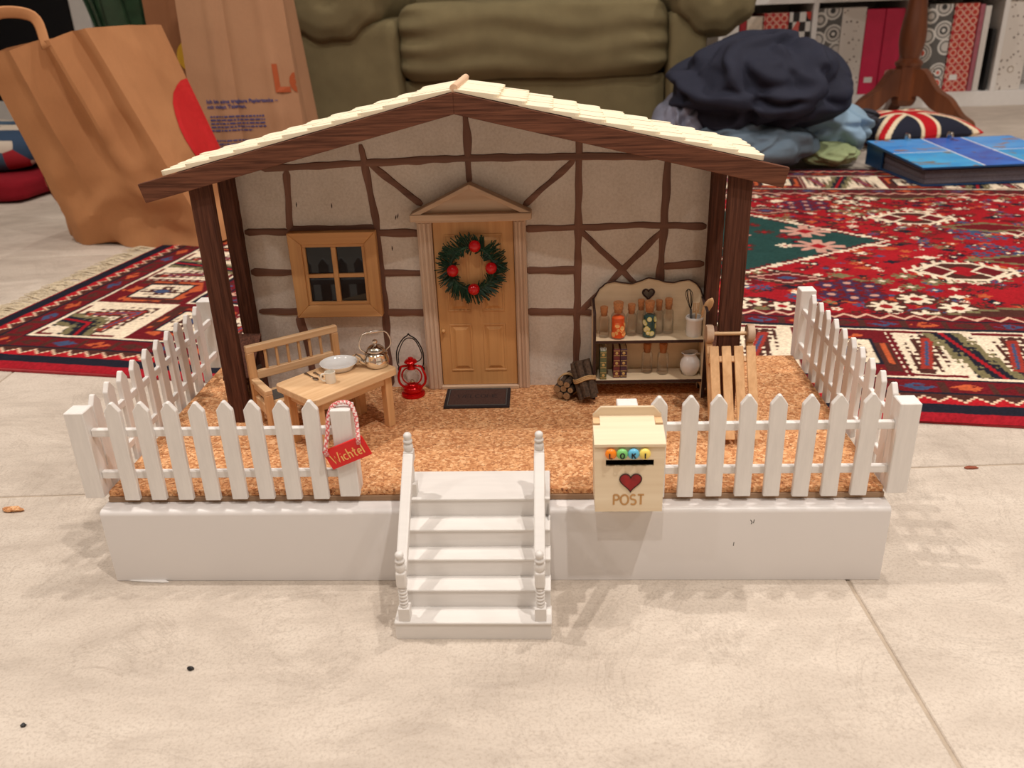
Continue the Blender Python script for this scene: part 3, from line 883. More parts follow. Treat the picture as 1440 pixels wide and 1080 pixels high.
bp = curve_mesh('back_panel', [[(0.0800, 0.1300), (0.0800, 0.1405), (0.0856, 0.1466), (0.1232, 0.1466), (0.1290, 0.1405), (0.1290, 0.1300), (bx1, bz0), (bx0, bz0)]], 0.0024, M['birch_x'])
inst('back_panel', bp, PB, (0, byb + 0.0016, 0))
# sloping lid with two cut-out corners for the hinge blocks
ld = [(bx0 - 0.0010, byf - 0.0014, bz1), (bx1 + 0.0008, byf - 0.0014, bz1)]
def lidp(x, t): return Vector((x, byf - 0.0014 + t * (byb + 0.0004 - byf + 0.0014), bz1 + 0.0002 + t * 0.0078))
tl = [(bx0 - 0.001, 0), (bx1 + 0.0008, 0), (bx1 + 0.0008, 0.66), (bx1 - 0.0048, 0.66), (bx1 - 0.0048, 1), (bx0 + 0.0040, 1), (bx0 + 0.0040, 0.66), (bx0 - 0.001, 0.66)]
mb = MB(); top = [lidp(x, t) + Vector((0, 0, 0.0020)) for x, t in tl]; bot = [lidp(x, t) for x, t in tl]; n = len(tl)
mb.add(bot + top, [tuple(range(n - 1, -1, -1)), tuple(range(n, 2 * n))] + [(i, (i + 1) % n, n + (i + 1) % n, n + i) for i in range(n)])
part('lid', mb, M['birch_x'], PB)
for x0, x1 in ((bx0 - 0.0008, bx0 + 0.0038), (bx1 - 0.0046, bx1 + 0.0006)):
    part('hinge_block', MB().box(x0, x1, -0.0030, byb + 0.0003, 0.1368, 0.1386), M['pine_x'], PB)
hm = curve_mesh('heart', [heart_pts(0.1054, 0.1008, 0.0152, 0.0148)], 0.0006, M['heart'])
inst('heart', hm, PB, (0, byf - 0.0003, 0))
hr = MB().ring([(p[0], byf - 0.0006, p[1]) for p in heart_pts(0.1054, 0.1008, 0.0154, 0.0150)], 0.0004, 5)
part('heart_outline', hr, M['burnt'], PB)
part('post_lettering', lettering('POST', 0.0080, 0.0014, 0.16, FRONT(0.0935, byf - 0.0002, 0.0830), 0.98), M['carved'], PB)
for ch, bx, cz, cname in (('L', 0.0911, L(250, 138, 28), 'orange'), ('O', 0.0989, L(132, 206, 120), 'green'), ('K', 0.1068, L(104, 190, 226), 'blue'), ('I', 0.1146, L(250, 222, 110), 'yellow')):
    bd = part('bead', MB().sphere((bx, byf - 0.0020, 0.1251), 0.0041, 18, 12, (1, 0.66, 1)), plain(cname + '_bead', cz, 0.3, vary=0.02), PB, smooth=True, label=cname + ' letter bead')
    gw = GLYPH[ch][0]
    mbl = lettering(ch, 0.0040, 0.0010, 0.1, FRONT(bx - gw * 0.0020, byf - 0.0050, 0.1230), flat=0.5)
    part('letter', mbl, M['black'], bd)

# ------------------------------------------------------------------ hanging sign on the gate post
SG = thing('hanging_sign', 'small red sign reading Wichtel on a striped cord', 'sign', (-0.1018, 0.0046, 0.0975))
sa = math.atan2(0.1265 - 0.1135, -0.0884 + 0.1189)
q4 = [(-0.1189, 0.1135), (-0.0884, 0.1265), (-0.0848, 0.1106), (-0.1157, 0.0973)]
ctr = (sum(p[0] for p in q4) / 4, sum(p[1] for p in q4) / 4)
u_ = Vector((math.cos(sa), 0, math.sin(sa))); v_ = Vector((-math.sin(sa), 0, math.cos(sa)))
c_ = Vector((ctr[0], 0.0048, ctr[1]))
mb = MB()
vs_ = [c_ + u_ * (sx * 0.0166) + v_ * (sz * 0.0083) + Vector((0, y, 0)) for y in (0, 0.0020) for sx, sz in ((-1, -1), (1, -1), (1, 1), (-1, 1))]
mb.add(vs_, [(0, 1, 2, 3), (7, 6, 5, 4), (0, 4, 5, 1), (1, 5, 6, 2), (2, 6, 7, 3), (3, 7, 4, 0)])
part('sign_board', mb, M['redsign'], SG, bevel=0.0003)
o_ = c_ - u_ * 0.0132 - v_ * 0.0046
part('lettering', lettering('Wichtel', 0.0084, 0.0010, 0.12, FRONT(o_.x, 0.0046, o_.z, sa), 0.84), M['signtext'], SG)
h1 = c_ - u_ * 0.0140 + v_ * 0.0045 + Vector((0, -0.0004, 0)); h2 = c_ + u_ * 0.0122 + v_ * 0.0040 + Vector((0, -0.0004, 0))
path = smoothline([h1, h1 + Vector((-0.0006, -0.0012, 0.005)), (-0.1153, 0.0075, 0.128), (-0.1142, 0.0110, 0.1390), (-0.1105, 0.0140, 0.1468), (-0.1035, 0.0155, 0.1488), (-0.0975, 0.0145, 0.1475), (-0.0942, 0.0120, 0.1400), (-0.0928, 0.0080, 0.1310), h2 + Vector((0.0004, -0.0012, 0.004)), h2], 7)
def mat_cord():
    at = NT('striped_cord')
    v = at.n('ShaderNodeAttribute'); v.attribute_name = 'Col'
    at.color(v.outputs['Color']); at.set(Roughness=0.8)
    return at.m
# the cord twists: colours follow its helix
mb = MB().tube(path, 0.0016, 8)
cd = part('cord', mb, mat_cord(), SG, smooth=True)
at = cd.data.color_attributes.new('Col', 'FLOAT_COLOR', 'POINT')
for i in range(len(path)):
    for k in range(8):
        tw = ((k / 8.0) * 2 + i * 0.34) % 1.0
        at.data[i * 8 + k].color = L(206, 24, 34) if tw < 0.55 else L(244, 236, 228)
for h in (h1, h2):
    part('hole_rim', MB().sphere(h, 0.0013, 8, 6), M['dark'], SG)

# ------------------------------------------------------------------ wreath on the door
WX, WY, WZ, WR = -0.0205, 0.1985, 0.1955, 0.0198
WRH = thing('door_wreath', 'green pine wreath with four red berries hanging on the door', 'wreath', (WX, 0.2015, WZ - 0.027))
ring = [(WX + WR * math.cos(a), WY, WZ + WR * math.sin(a)) for a in [2 * math.pi * i / 40 for i in range(40)]]
part('wreath_ring', MB().ring(ring, 0.0016, 6), M['needle'], WRH, smooth=True)
r2 = random.Random(11)
nb = MB()
for k in range(21):               # tufts along the ring
    a0 = 2 * math.pi * k / 21 + r2.uniform(-0.08, 0.08)
    side = r2.choice((-1, 1, 1))
    lean = r2.uniform(0.2, 0.8) * side
    for j in range(22):
        a = a0 + r2.gauss(0, 0.10)
        base = Vector((WX + WR * math.cos(a), WY - r2.uniform(0, 0.001), WZ + WR * math.sin(a)))
        inout = 1 if r2.random() < 0.72 else -0.75
        d = Vector((math.cos(a), 0, math.sin(a))) * inout + Vector((-math.sin(a), 0, math.cos(a))) * (lean + r2.gauss(0, 0.26)) + Vector((0, r2.uniform(-0.55, 0.1), 0))
        ln = r2.uniform(0.0085, 0.0155) * (1.0 if inout > 0 else 0.55)
        tip = base + d.normalized() * ln
        if tip.y > 0.2018: tip.y = 0.2018
        nb.tube([base, tip], [0.00062, 0.00045], 4, cap=True)
nd = part('needles', nb, M['needle'], WRH); nd['kind'] = 'stuff'
for bx, bz in ((-0.0168, 0.2168), (-0.0378, 0.1945), (-0.0030, 0.1963), (-0.0195, 0.1768)):
    part('berry', MB().sphere((bx, 0.1945, bz), 0.0054, 16, 10), M['berry'], WRH, smooth=True)

# ------------------------------------------------------------------ doormat
DM = thing('doormat', 'dark brown doormat reading Welcome in front of the door', 'doormat', (-0.019, 0.1785, ZC))
mrot = Matrix.Translation((-0.0195, 0.1770, 0)) @ Matrix.Rotation(0.012, 4, 'Z')
part('mat_body', MB().box(-0.0305, 0.0305, -0.0205, 0.0205, ZC, ZC + 0.0022, mrot), M['mat_dark'], DM, bevel=0.0005)
part('mat_field', MB().box(-0.0262, 0.0262, -0.0165, 0.0165, ZC + 0.0022, ZC + 0.0026, mrot), M['mat'], DM)
for x0, x1, y0, y1 in ((-0.0275, 0.0275, -0.0180, -0.0172), (-0.0275, 0.0275, 0.0172, 0.0180), (-0.0275, -0.0268, -0.0172, 0.0172), (0.0268, 0.0275, -0.0172, 0.0172)):
    part('mat_border', MB().box(x0, x1, y0, y1, ZC + 0.0022, ZC + 0.0027, mrot), M['grey_matt'], DM)
part('mat_lettering', lettering('WELCOME', 0.0070, 0.0010, 0.17, mrot @ frame((-0.0188, -0.002, ZC + 0.0026), (1, 0, 0), (0, 1, 0)), 0.92), M['mat_dark'], DM)

# ------------------------------------------------------------------ lantern
LX, LY = -0.0822, 0.1890
LT = thing('oil_lantern', 'shiny red miniature oil lantern with wire handle beside the door', 'lantern', (LX, LY, ZC))
part('fuel_tank', MB().lathe([(0, 0), (0.0112, 0), (0.0116, 0.0012), (0.0110, 0.0030), (0.0085, 0.0040), (0.0092, 0.0052), (0.0094, 0.0075), (0.0080, 0.0096), (0.0050, 0.0108), (0.0040, 0.0122), (0, 0.0124)], 24, (LX, LY, ZC)), M['red_metal'], LT, smooth=0.7)
part('glass_globe', MB().lathe([(0.0038, 0.0120), (0.0058, 0.0145), (0.0072, 0.0180), (0.0072, 0.0212), (0.0055, 0.0250), (0.0036, 0.0275)], 20, (LX, LY, ZC)), M['glass'], LT, smooth=True)
part('burner', MB().lathe([(0, 0.0122), (0.0022, 0.0122), (0.0020, 0.0150), (0.0008, 0.0162), (0, 0.0164)], 10, (LX, LY, ZC)), M['chrome'], LT, smooth=True)
part('cap', MB().lathe([(0, 0.0270), (0.0040, 0.0270), (0.0034, 0.0300), (0.0036, 0.0325), (0.0064, 0.0340), (0.0050, 0.0362), (0.0022, 0.0372), (0.0024, 0.0384), (0, 0.0390)], 18, (LX, LY, ZC)), M['red_metal'], LT, smooth=0.7)
for s in (-1, 1):
    pts = smoothline([(LX + s * 0.0070, LY, ZC + 0.0070), (LX + s * 0.0118, LY, ZC + 0.0120), (LX + s * 0.0128, LY, ZC + 0.0185), (LX + s * 0.0108, LY, ZC + 0.0262), (LX + s * 0.0092, LY, ZC + 0.0292), (LX + s * 0.0035, LY, ZC + 0.0302)], 5)
    part('side_tube', MB().tube(pts, 0.0012, 8), M['red_metal'], LT, smooth=True)
gz = [(LX + 0.0094 * math.cos(a), LY - 0.0004, ZC + 0.0198 + 0.0090 * math.sin(a)) for a in [2 * math.pi * i / 28 for i in range(28)]]
part('guard_ring', MB().ring(gz, 0.00075, 6), M['red_metal'], LT, smooth=True)
hp = smoothline([(LX - 0.0108, LY, ZC + 0.0275), (LX - 0.0128, LY, ZC + 0.0335), (LX - 0.0120, LY, ZC + 0.0460), (LX - 0.0062, LY, ZC + 0.0565), (LX - 0.0012, LY, ZC + 0.0605), (LX, LY, ZC + 0.0622), (LX + 0.0014, LY, ZC + 0.0605), (LX + 0.0072, LY, ZC + 0.0560), (LX + 0.0120, LY, ZC + 0.0450), (LX + 0.0122, LY, ZC + 0.0335), (LX + 0.0104, LY, ZC + 0.0280)], 5)
part('handle', MB().tube(hp, 0.00062, 6), M['wire'], LT, smooth=True)
hp2 = smoothline([(LX - 0.0116, LY + 0.0012, ZC + 0.0320), (LX - 0.0108, LY + 0.0014, ZC + 0.0430), (LX - 0.0040, LY + 0.0012, ZC + 0.0560), (LX + 0.0048, LY + 0.0012, ZC + 0.0560), (LX + 0.0105, LY + 0.0014, ZC + 0.0430), (LX + 0.0095, LY + 0.0012, ZC + 0.0360), (LX + 0.0030, LY + 0.0008, ZC + 0.0325)], 5)
part('handle', MB().tube(hp2, 0.00050, 6), M['wire'], LT, smooth=True)
for s in (-1, 1):
    part('handle_hook', MB().ring([(LX + s * 0.0112 + 0.0012 * math.cos(a), LY, ZC + 0.0268 + 0.0018 * math.sin(a)) for a in [math.pi * i / 6 for i in range(12)]], 0.0006, 5), M['wire'], LT)

# ------------------------------------------------------------------ table
TZ = 0.129
TA = math.atan2(0.0673, 0.0568)
TB = thing('garden_table', 'small light wooden table laid with plate and kettle', 'table', (-0.1320, 0.1111, ZC), TA)
hl, hw_ = 0.0442, 0.0277
def rrect(hx, hy, r, n=4):
    out = []
    for cx, cy, a0 in ((hx - r, hy - r, 0), (-hx + r, hy - r, 90), (-hx + r, -hy + r, 180), (hx - r, -hy + r, 270)):
        out += [(cx + r * math.cos(math.radians(a0 + 90 * i / n)), cy + r * math.sin(math.radians(a0 + 90 * i / n))) for i in range(n + 1)]
    return out
hT = TZ - ZC
part('tabletop', MB().prism(rrect(hl, hw_, 0.0045), 'z', hT - 0.0062, hT), M['pine_x'], TB, local=True, bevel=0.0008, seg=2)
for sx in (-1, 1):
    for sy in (-1, 1):
        x, y = sx * (hl - 0.0085), sy * (hw_ - 0.0075)
        part('leg', MB().box(x - 0.0036, x + 0.0036, y - 0.0036, y + 0.0036, 0, hT - 0.0062), M['pine_z'], TB, local=True, bevel=0.0004)
for sy in (-1, 1):
    part('apron', MB().box(-hl + 0.0121, hl - 0.0121, sy * (hw_ - 0.0075) - 0.0016, sy * (hw_ - 0.0075) + 0.0016, hT - 0.0142, hT - 0.0062), M['pine_x'], TB, local=True)
for sx in (-1, 1):
    part('apron', MB().box(sx * (hl - 0.0085) - 0.0016, sx * (hl - 0.0085) + 0.0016, -hw_ + 0.0111, hw_ - 0.0111, hT - 0.0142, hT - 0.0062), M['pine_y'], TB, local=True)

# ------------------------------------------------------------------ bench
BA = math.atan2(0.183 - 0.1308, -0.1463 + 0.2143)
BN = thing('spindle_bench', 'light wooden spindle-back bench behind the little table', 'bench', (-0.1803 - 0.0006, 0.1569 + 0.0008, ZC), BA)
bh = 0.0430
def bbox(name, *a, mt='pine_x', bv=0.0005): return part(name, MB().box(*a), M[mt], BN, local=True, bevel=bv)
bbox('top_rail', -bh, bh, -0.0005, 0.0050, 0.0672, 0.0735)
bbox('lower_rail', -bh + 0.0065, bh - 0.0065, 0.0, 0.0045, 0.0415, 0.0490)
for s in (-1, 1):
    x0, x1 = (-bh, -bh + 0.0065) if s < 0 else (bh - 0.0065, bh)
    bbox('back_post', x0, x1, -0.0005, 0.0050, 0.0, 0.0672, mt='pine_z')
    bbox('arm', x0, x1, -0.0350, -0.0005, 0.0392, 0.0437, mt='pine_y')
    bbox('front_leg', x0, x1, -0.0350, -0.0285, 0.0, 0.0392, mt='pine_z')
    bbox('side_panel', x0 + 0.0014, x1 - 0.0014, -0.0285, -0.0005, 0.0335, 0.0392, mt='pine_y')
    bbox('side_panel', x0 + 0.0014, x1 - 0.0014, -0.0285, -0.0005, 0.0170, 0.0270, mt='pine_y')
for k in range(6):
    x = -bh + 0.0065 + (2 * bh - 0.013) * (k + 1) / 7
    part('spindle', MB().tube([(x, 0.0022, 0.0488), (x, 0.0022, 0.0674)], 0.0014, 8), M['pine_z'], BN, local=True, smooth=0.8)
bbox('seat_frame', -bh + 0.0065, bh - 0.0065, -0.0350, -0.0270, 0.0250, 0.0305)
bbox('seat_frame', -bh + 0.0065, bh - 0.0065, -0.0055, -0.0002, 0.0250, 0.0305)
bbox('seat', -bh + 0.0065, bh - 0.0065, -0.0270, -0.0055, 0.0255, 0.0285)
bbox('seat_recess_shade', -bh + 0.0080, bh - 0.0080, -0.0255, -0.0060, 0.0285, 0.0312, mt='grey_matt', bv=0.001)  # grey slab paints the shade of the recessed seat

# ------------------------------------------------------------------ on the table
mb = MB().lathe([(0, 0.0), (0.0118, 0.0), (0.0124, 0.0008), (0.0150, 0.0044), (0.0162, 0.0054), (0.0162, 0.0059), (0.0150, 0.0056), (0.0140, 0.0044), (0.0124, 0.0024), (0, 0.0022)], 32, (-0.1338, 0.1275, TZ))
solo('dinner_plate', mb, M['porcelain'], 'white porcelain plate on the little wooden table', 'plate', smooth=0.9)
MG = thing('tea_mug', 'tiny cream mug at the front of the table', 'mug', (-0.1339, 0.0975, TZ))
part('cup', MB().lathe([(0, 0), (0.0043, 0), (0.0045, 0.0008), (0.0043, 0.0055), (0.0045, 0.0096), (0.0040, 0.0097), (0.0038, 0.0050), (0.0037, 0.0016), (0, 0.0015)], 20, (-0.1339, 0.0975, TZ)), M['cream'], MG, smooth=0.9)
hd = Vector((-0.88, -0.30, 0)).normalized()
pc_ = Vector((-0.1339, 0.0975, TZ))
part('handle', MB().tube(smoothline([pc_ + hd * 0.0040 + Vector((0, 0, 0.0078)), pc_ + hd * 0.0066 + Vector((0, 0, 0.0080)), pc_ + hd * 0.0078 + Vector((0, 0, 0.0052)), pc_ + hd * 0.0064 + Vector((0, 0, 0.0022)), pc_ + hd * 0.0040 + Vector((0, 0, 0.0018))], 4), 0.00085, 8), M['cream'], MG, smooth=True)
def cutlery(name, label, a, b, kind):
    a, b = Vector(a), Vector(b); d = (b - a).normalized(); s = Vector((0, 0, 1)).cross(d)
    t = thing(name, label, 'cutlery', tuple((a + b) / 2))
    Ln = (b - a).length
    pts = [a + d * (Ln * f) + Vector((0, 0, 0.0007)) for f in (0, 0.25, 0.5, 0.64)]
    part('handle', MB().tube(pts, [0.0015, 0.0011, 0.0009, 0.0010], 8, flat=0.5), M['chrome'], t, smooth=True)
    if kind == 'spoon':
        part('bowl', MB().tube([a + d * (Ln * f) + Vector((0, 0, 0.0008)) for f in (0.60, 0.68, 0.8, 0.92, 1.0)], [0.0009, 0.0018, 0.0026, 0.0021, 0.0005], 10, flat=0.35), M['chrome'], t, smooth=True)
    else:
        part('blade', MB().tube([a + d * (Ln * f) + Vector((0, 0, 0.0008)) for f in (0.60, 0.68, 0.9, 1.0)], [0.0006, 0.0015, 0.0015, 0.0004], 8, flat=0.25), M['chrome'], t, smooth=True)
cutlery('spoon', 'small shiny spoon left of the mug', (-0.1605, 0.1158, TZ), (-0.1455, 0.1005, TZ), 'spoon')
cutlery('knife', 'small shiny knife between spoon and plate', (-0.1530, 0.1170, TZ), (-0.1425, 0.1065, TZ), 'knife')
KX, KY = -0.1012, 0.1318
KT = thing('tea_kettle', 'shiny silver miniature kettle on the right of the table', 'kettle', (KX, KY, TZ))
part('body', MB().lathe([(0, 0), (0.0082, 0), (0.0096, 0.0008), (0.0110, 0.0042), (0.0108, 0.0075), (0.0096, 0.0108), (0.0100, 0.0120), (0.0092, 0.0130), (0.0076, 0.0144), (0, 0.0146)], 28, (KX, KY, TZ)), M['chrome'], KT, smooth=0.9)
part('lid', MB().lathe([(0.0078, 0.0143), (0.0080, 0.0152), (0.0070, 0.0170), (0.0048, 0.0188), (0.0018, 0.0198), (0.0014, 0.0208), (0.0024, 0.0222), (0.0020, 0.0238), (0, 0.0246)], 22, (KX, KY, TZ)), M['chrome'], KT, smooth=0.9)
sd = Vector((-0.93, -0.36, 0)).normalized(); kc = Vector((KX, KY, TZ))
part('spout', MB().tube(smoothline([kc + sd * 0.0085 + Vector((0, 0, 0.0046)), kc + sd * 0.0125 + Vector((0, 0, 0.0058)), kc + sd * 0.0146 + Vector((0, 0, 0.0100)), kc + sd * 0.0178 + Vector((0, 0, 0.0128))], 5), [0.0028] * 3 + [0.0022] * 5 + [0.0016] * 8, 10), M['chrome'], KT, smooth=True)
hp = smoothline([kc - sd * 0.0088 + Vector((0, 0, 0.0135)), kc - sd * 0.0132 + Vector((0, 0, 0.0180)), kc - sd * 0.0128 + Vector((0, 0, 0.0250)), kc - sd * 0.0078 + Vector((0, 0, 0.0312)), kc + sd * 0.0078 + Vector((0, 0, 0.0312)), kc + sd * 0.0130 + Vector((0, 0, 0.0250)), kc + sd * 0.0132 + Vector((0, 0, 0.0180)), kc + sd * 0.0088 + Vector((0, 0, 0.0135))], 5)
hdl = part('handle', MB().tube(hp, 0.0007, 8), M['chrome'], KT, smooth=True)
gp = [kc - sd * (0.0070 - 0.014 * i / 40) + Vector((0, 0, 0.0314)) for i in range(41)]
part('grip', MB().tube(gp, [0.0012 + 0.0004 * math.sin(i * 1.9) for i in range(41)], 8), M['chrome'], hdl, smooth=True)

# ------------------------------------------------------------------ firewood bundles beside the hutch
def bundle(label, c, axis, up, ln, r, n, seed):
    rr = random.Random(seed)
    axis = Vector(axis).normalized(); up = Vector(up); up = (up - axis * up.dot(axis)).normalized(); sd_ = axis.cross(up); c = Vector(c)
    t = thing('firewood_bundle', label, 'firewood', (c.x, c.y, ZC), 0, 'firewood bundles beside the hutch')
    pos = [(0, 0)] + [(math.cos(2 * math.pi * k / 6), math.sin(2 * math.pi * k / 6)) for k in range(6)]
    for i in range(min(n, 7)):
        px, pz = pos[i]
        rad = r * rr.uniform(0.42, 0.56)
        a = c + sd_ * (px * r * 0.98) + up * (pz * r * 0.98) - axis * (ln / 2 * rr.uniform(0.9, 1.08))
        b = c + sd_ * (px * r * 0.98) + up * (pz * r * 0.98) + axis * (ln / 2 * rr.uniform(0.9, 1.08))
        pts = [a.lerp(b, k / 6) + Vector((rr.uniform(-1, 1), rr.uniform(-1, 1), rr.uniform(-1, 1))) * 0.0003 for k in range(7)]
        mb = MB().tube(pts, [rad * rr.uniform(0.9, 1.1) for _ in range(7)], 8)
        mb.mi[-1] = 1; mb.mi[-2] = 1
        part('stick', mb, [M['bark'], M['bark_end']], t)
    for k, off in enumerate((-0.0014, 0.0, 0.0014)):
        R_ = r * 1.56
        ringp = [c + axis * (off + 0.0006 * math.sin(3 * q)) + (sd_ * math.cos(q) + up * math.sin(q)) * R_ for q in [2 * math.pi * i / 24 for i in range(24)]]
        part('twine', MB().ring(ringp, 0.00075, 5), M['twine'], t, smooth=True)
    return t
bundle('firewood bundle tied with twine leaning on the hutch', (0.0805, 0.1735, ZC + 0.0205), (0.22, -0.42, -0.88), (0.2, -0.8, 0.4), 0.034, 0.0066, 7, 3)
bundle('dark firewood bundle lying end-on beside the leaning one', (0.0660, 0.1850, ZC + 0.0108), (-0.35, -0.93, 0.04), (0, 0, 1), 0.030, 0.0066, 7, 8)

# ------------------------------------------------------------------ hutch
HT = thing('kitchen_hutch', 'light plywood hutch with wavy back and heart cut-out', 'hutch', (0.1390, 0.188, ZC))
HTX0, HTX1 = 0.0880, 0.1902
xs = [0.0880 + (0.1022) * i / 60 for i in range(61)]
def topz(x):
    t = (x - 0.0880) / 0.1022
    ctrl = [(0, 0.1560), (0.02, 0.1640), (0.07, 0.1730), (0.13, 0.1780), (0.2, 0.1793), (0.28, 0.1778), (0.35, 0.1768), (0.42, 0.1790), (0.5, 0.1821), (0.58, 0.1805), (0.66, 0.1778), (0.72, 0.1772), (0.80, 0.1790), (0.86, 0.1797), (0.92, 0.1765), (0.97, 0.1700), (1, 0.1600)]
    for (a, za), (b, zb) in zip(ctrl[:-1], ctrl[1:]):
        if a <= t <= b + 1e-9:
            k = (t - a) / (b - a); k = k * k * (3 - 2 * k) * 0.5 + k * 0.5
            return za + (zb - za) * k
    return ctrl[-1][1]
outl = [(HTX0, ZC + 0.006)] + [(HTX1, ZC + 0.006)] + [(x, topz(x)) for x in reversed(xs)]
hb = curve_mesh('back_panel', [outl, heart_pts(0.1396, 0.1662, 0.0098, 0.0096, 28)], 0.0022, [M['ply'], M['burnt']], True)
inst('back_panel', hb, HT, (0, 0.2035, 0))
part('wave_edge', MB().tube([(p[0], 0.2020, p[1]) for p in outl[2:]], 0.0007, 5), M['burnt'], HT)
part('heart_edge', MB().ring([(p[0], 0.2022, p[1]) for p in heart_pts(0.1396, 0.1662, 0.0104, 0.0102, 28)], 0.0008, 5), M['burnt'], HT)
for x0 in (HTX0, HTX1 - 0.0026):
    pol = [(0.1735, ZC), (0.1815, ZC), (0.1830, ZC + 0.008), (0.1940, ZC + 0.008), (0.1955, ZC), (0.2022, ZC), (0.2022, 0.1635), (0.1905, 0.1600), (0.1800, 0.1600), (0.1740, 0.1585), (0.1735, 0.1570)]
    mb = MB().prism(pol, 'x', x0, x0 + 0.0026)
    sp = part('side_panel', mb, [M['ply'], M['burnt']], HT)
    for p in sp.data.polygons:
        if abs(p.normal.x) < 0.5: p.material_index = 1
for zt, y0 in ((0.1310, 0.1775), (0.0932, 0.1748)):
    mb = MB().box(HTX0 + 0.0026, HTX1 - 0.0026, y0, 0.2022, zt - 0.0028, zt)
    sh = part('shelf', mb, [M['ply'], M['burnt']], HT)
    for p in sh.data.polygons:
        if p.normal.y < -0.5: p.material_index = 1
part('kickboard', MB().box(HTX0 + 0.0026, HTX1 - 0.0026, 0.1990, 0.2012, ZC + 0.006, 0.0903), M['ply'], HT)

def bottle(label, x, y, z, r, h, fill=None, stop=0.0042):
    t = thing('corked_bottle', label, 'bottle', (x, y, z), 0, 'corked glass bottles on the hutch')
    hb_ = h * 0.62
    prof = [(0, 0.0003), (r * 0.9, 0.0003), (r, 0.0012), (r, hb_), (r * 0.86, hb_ + 0.0016), (r * 0.62, hb_ + 0.0030), (r * 0.58, h * 0.80), (r * 0.76, h * 0.815), (r * 0.76, h * 0.84)]
    part('glass_body', MB().lathe(prof, 18, (x, y, z)), M['glass'], t, smooth=True)
    part('stopper', MB().lathe([(0, h * 0.70), (r * 0.54, h * 0.70), (r * 0.72, h * 0.98), (r * 0.66, h), (0, h)], 14, (x, y, z)), M['corkstop'], t, smooth=0.7)
    if fill:
        rr = random.Random(int(x * 1e5))
        base, rind, flesh = fill
        part('filling', MB().lathe([(0, 0.0012), (r * 0.86, 0.0012), (r * 0.86, hb_ * 0.93), (r * 0.5, hb_ * 1.02), (0, hb_ * 1.02)], 14, (x, y, z)), base, t, smooth=0.7)
        for k in range(11):
            a = math.radians(rr.uniform(190, 350)); zz = rr.uniform(0.003, hb_ * 0.92)
            nrm = Vector((math.cos(a), math.sin(a), rr.uniform(-0.3, 0.3))).normalized()
            q = nrm.to_track_quat('Z', 'Y').to_matrix().to_4x4()
            rad = r * rr.uniform(0.30, 0.44)
            pos = Vector((x + math.cos(a) * r * 0.88, y + math.sin(a) * r * 0.88, z + zz))
            s_ = part('citrus_slice', MB().lathe([(0, -0.0004), (rad, -0.0004), (rad, 0.0002), (rad * 0.80, 0.00025), (0, 0.00025)], 14, pos, q), rind, t)
            part('flesh', MB().lathe([(0, 0.00025), (rad * 0.76, 0.0003), (rad * 0.70, 0.0005), (rad * 0.16, 0.0005), (0, 0.0007)], 14, pos, q), flesh, s_)
    return t
BW = 0.00040
bottle('small empty corked bottle at the left end of the upper shelf', 0.0986, 0.1885, 0.131, 0.0050, 0.0292)
OR = (plain('orange_fill', L(240, 96, 30), 0.5), plain('orange_rind', L(248, 104, 30), 0.5, vary=0.03), plain('orange_flesh', L(252, 196, 120), 0.5, vary=0.03))
LE = (plain('teal_fill', L(40, 84, 84), 0.4), plain('lemon_rind', L(236, 226, 120), 0.5, vary=0.03), plain('lemon_flesh', L(246, 240, 196), 0.5, vary=0.03))
bottle('corked bottle filled with orange slices', 0.1112, 0.1852, 0.131, 0.0066, 0.0345, OR)
bottle('empty corked bottle right of the orange-filled bottle', 0.1237, 0.1920, 0.131, 0.0050, 0.0300)
bottle('empty corked bottle half hidden left behind the lemon bottle', 0.1328, 0.1965, 0.131, 0.0044, 0.0325)
bottle('corked bottle filled with lemon slices on dark teal', 0.1396, 0.1875, 0.131, 0.0064, 0.0340, LE)
bottle('empty corked bottle half hidden right behind the lemon bottle', 0.1490, 0.1962, 0.131, 0.0044, 0.0318)
bottle('empty corked bottle nearest the white utensil pot', 0.1576, 0.1955, 0.131, 0.0050, 0.0335)
bottle('empty corked bottle on the lower shelf beside the books', 0.1393, 0.1925, 0.0932, 0.0052, 0.0290)
bottle('empty corked bottle on the lower shelf nearer the jug', 0.1536, 0.1895, 0.0932, 0.0054, 0.0300)

# crock with utensils
CX, CY = 0.1803, 0.1888
solo('utensil_pot', MB().lathe([(0, 0), (0.0068, 0), (0.0073, 0.0010), (0.0074, 0.0150), (0.0080, 0.0158), (0.0080, 0.0176), (0.0074, 0.0182), (0.0066, 0.0180), (0.0064, 0.0020), (0, 0.0018)], 24, (CX, CY, 0.131)), M['porcelain'], 'white ceramic pot holding kitchen utensils on the hutch', 'pot', smooth=0.9)
wh = thing('whisk', 'tiny wire whisk standing in the white pot', 'whisk', (CX - 0.0025, CY, 0.1335))
part('handle', MB().tube([(CX - 0.0020, CY, 0.1335), (CX - 0.0038, CY - 0.001, 0.1560)], 0.0011, 8), M['grey_matt'], wh, smooth=True)
for k in range(3):
    a = math.pi * k / 3
    dx, dy = math.cos(a) * 0.0030, math.sin(a) * 0.0030
    p0 = Vector((CX - 0.0038, CY - 0.001, 0.1555)); ax = Vector((-0.16, -0.05, 1)).normalized()
    o3 = Vector((dx, dy, 0))
    part('wire', MB().tube(smoothline([p0, p0 + ax * 0.008 + o3 * 0.7, p0 + ax * 0.0165 + o3, p0 + ax * 0.0205, p0 + ax * 0.0165 - o3, p0 + ax * 0.008 - o3 * 0.7, p0], 5), 0.0003, 5), M['wire'], wh)
ws = thing('wooden_spoon', 'tiny wooden spoon leaning right in the white pot', 'spoon', (CX + 0.001, CY, 0.1335))
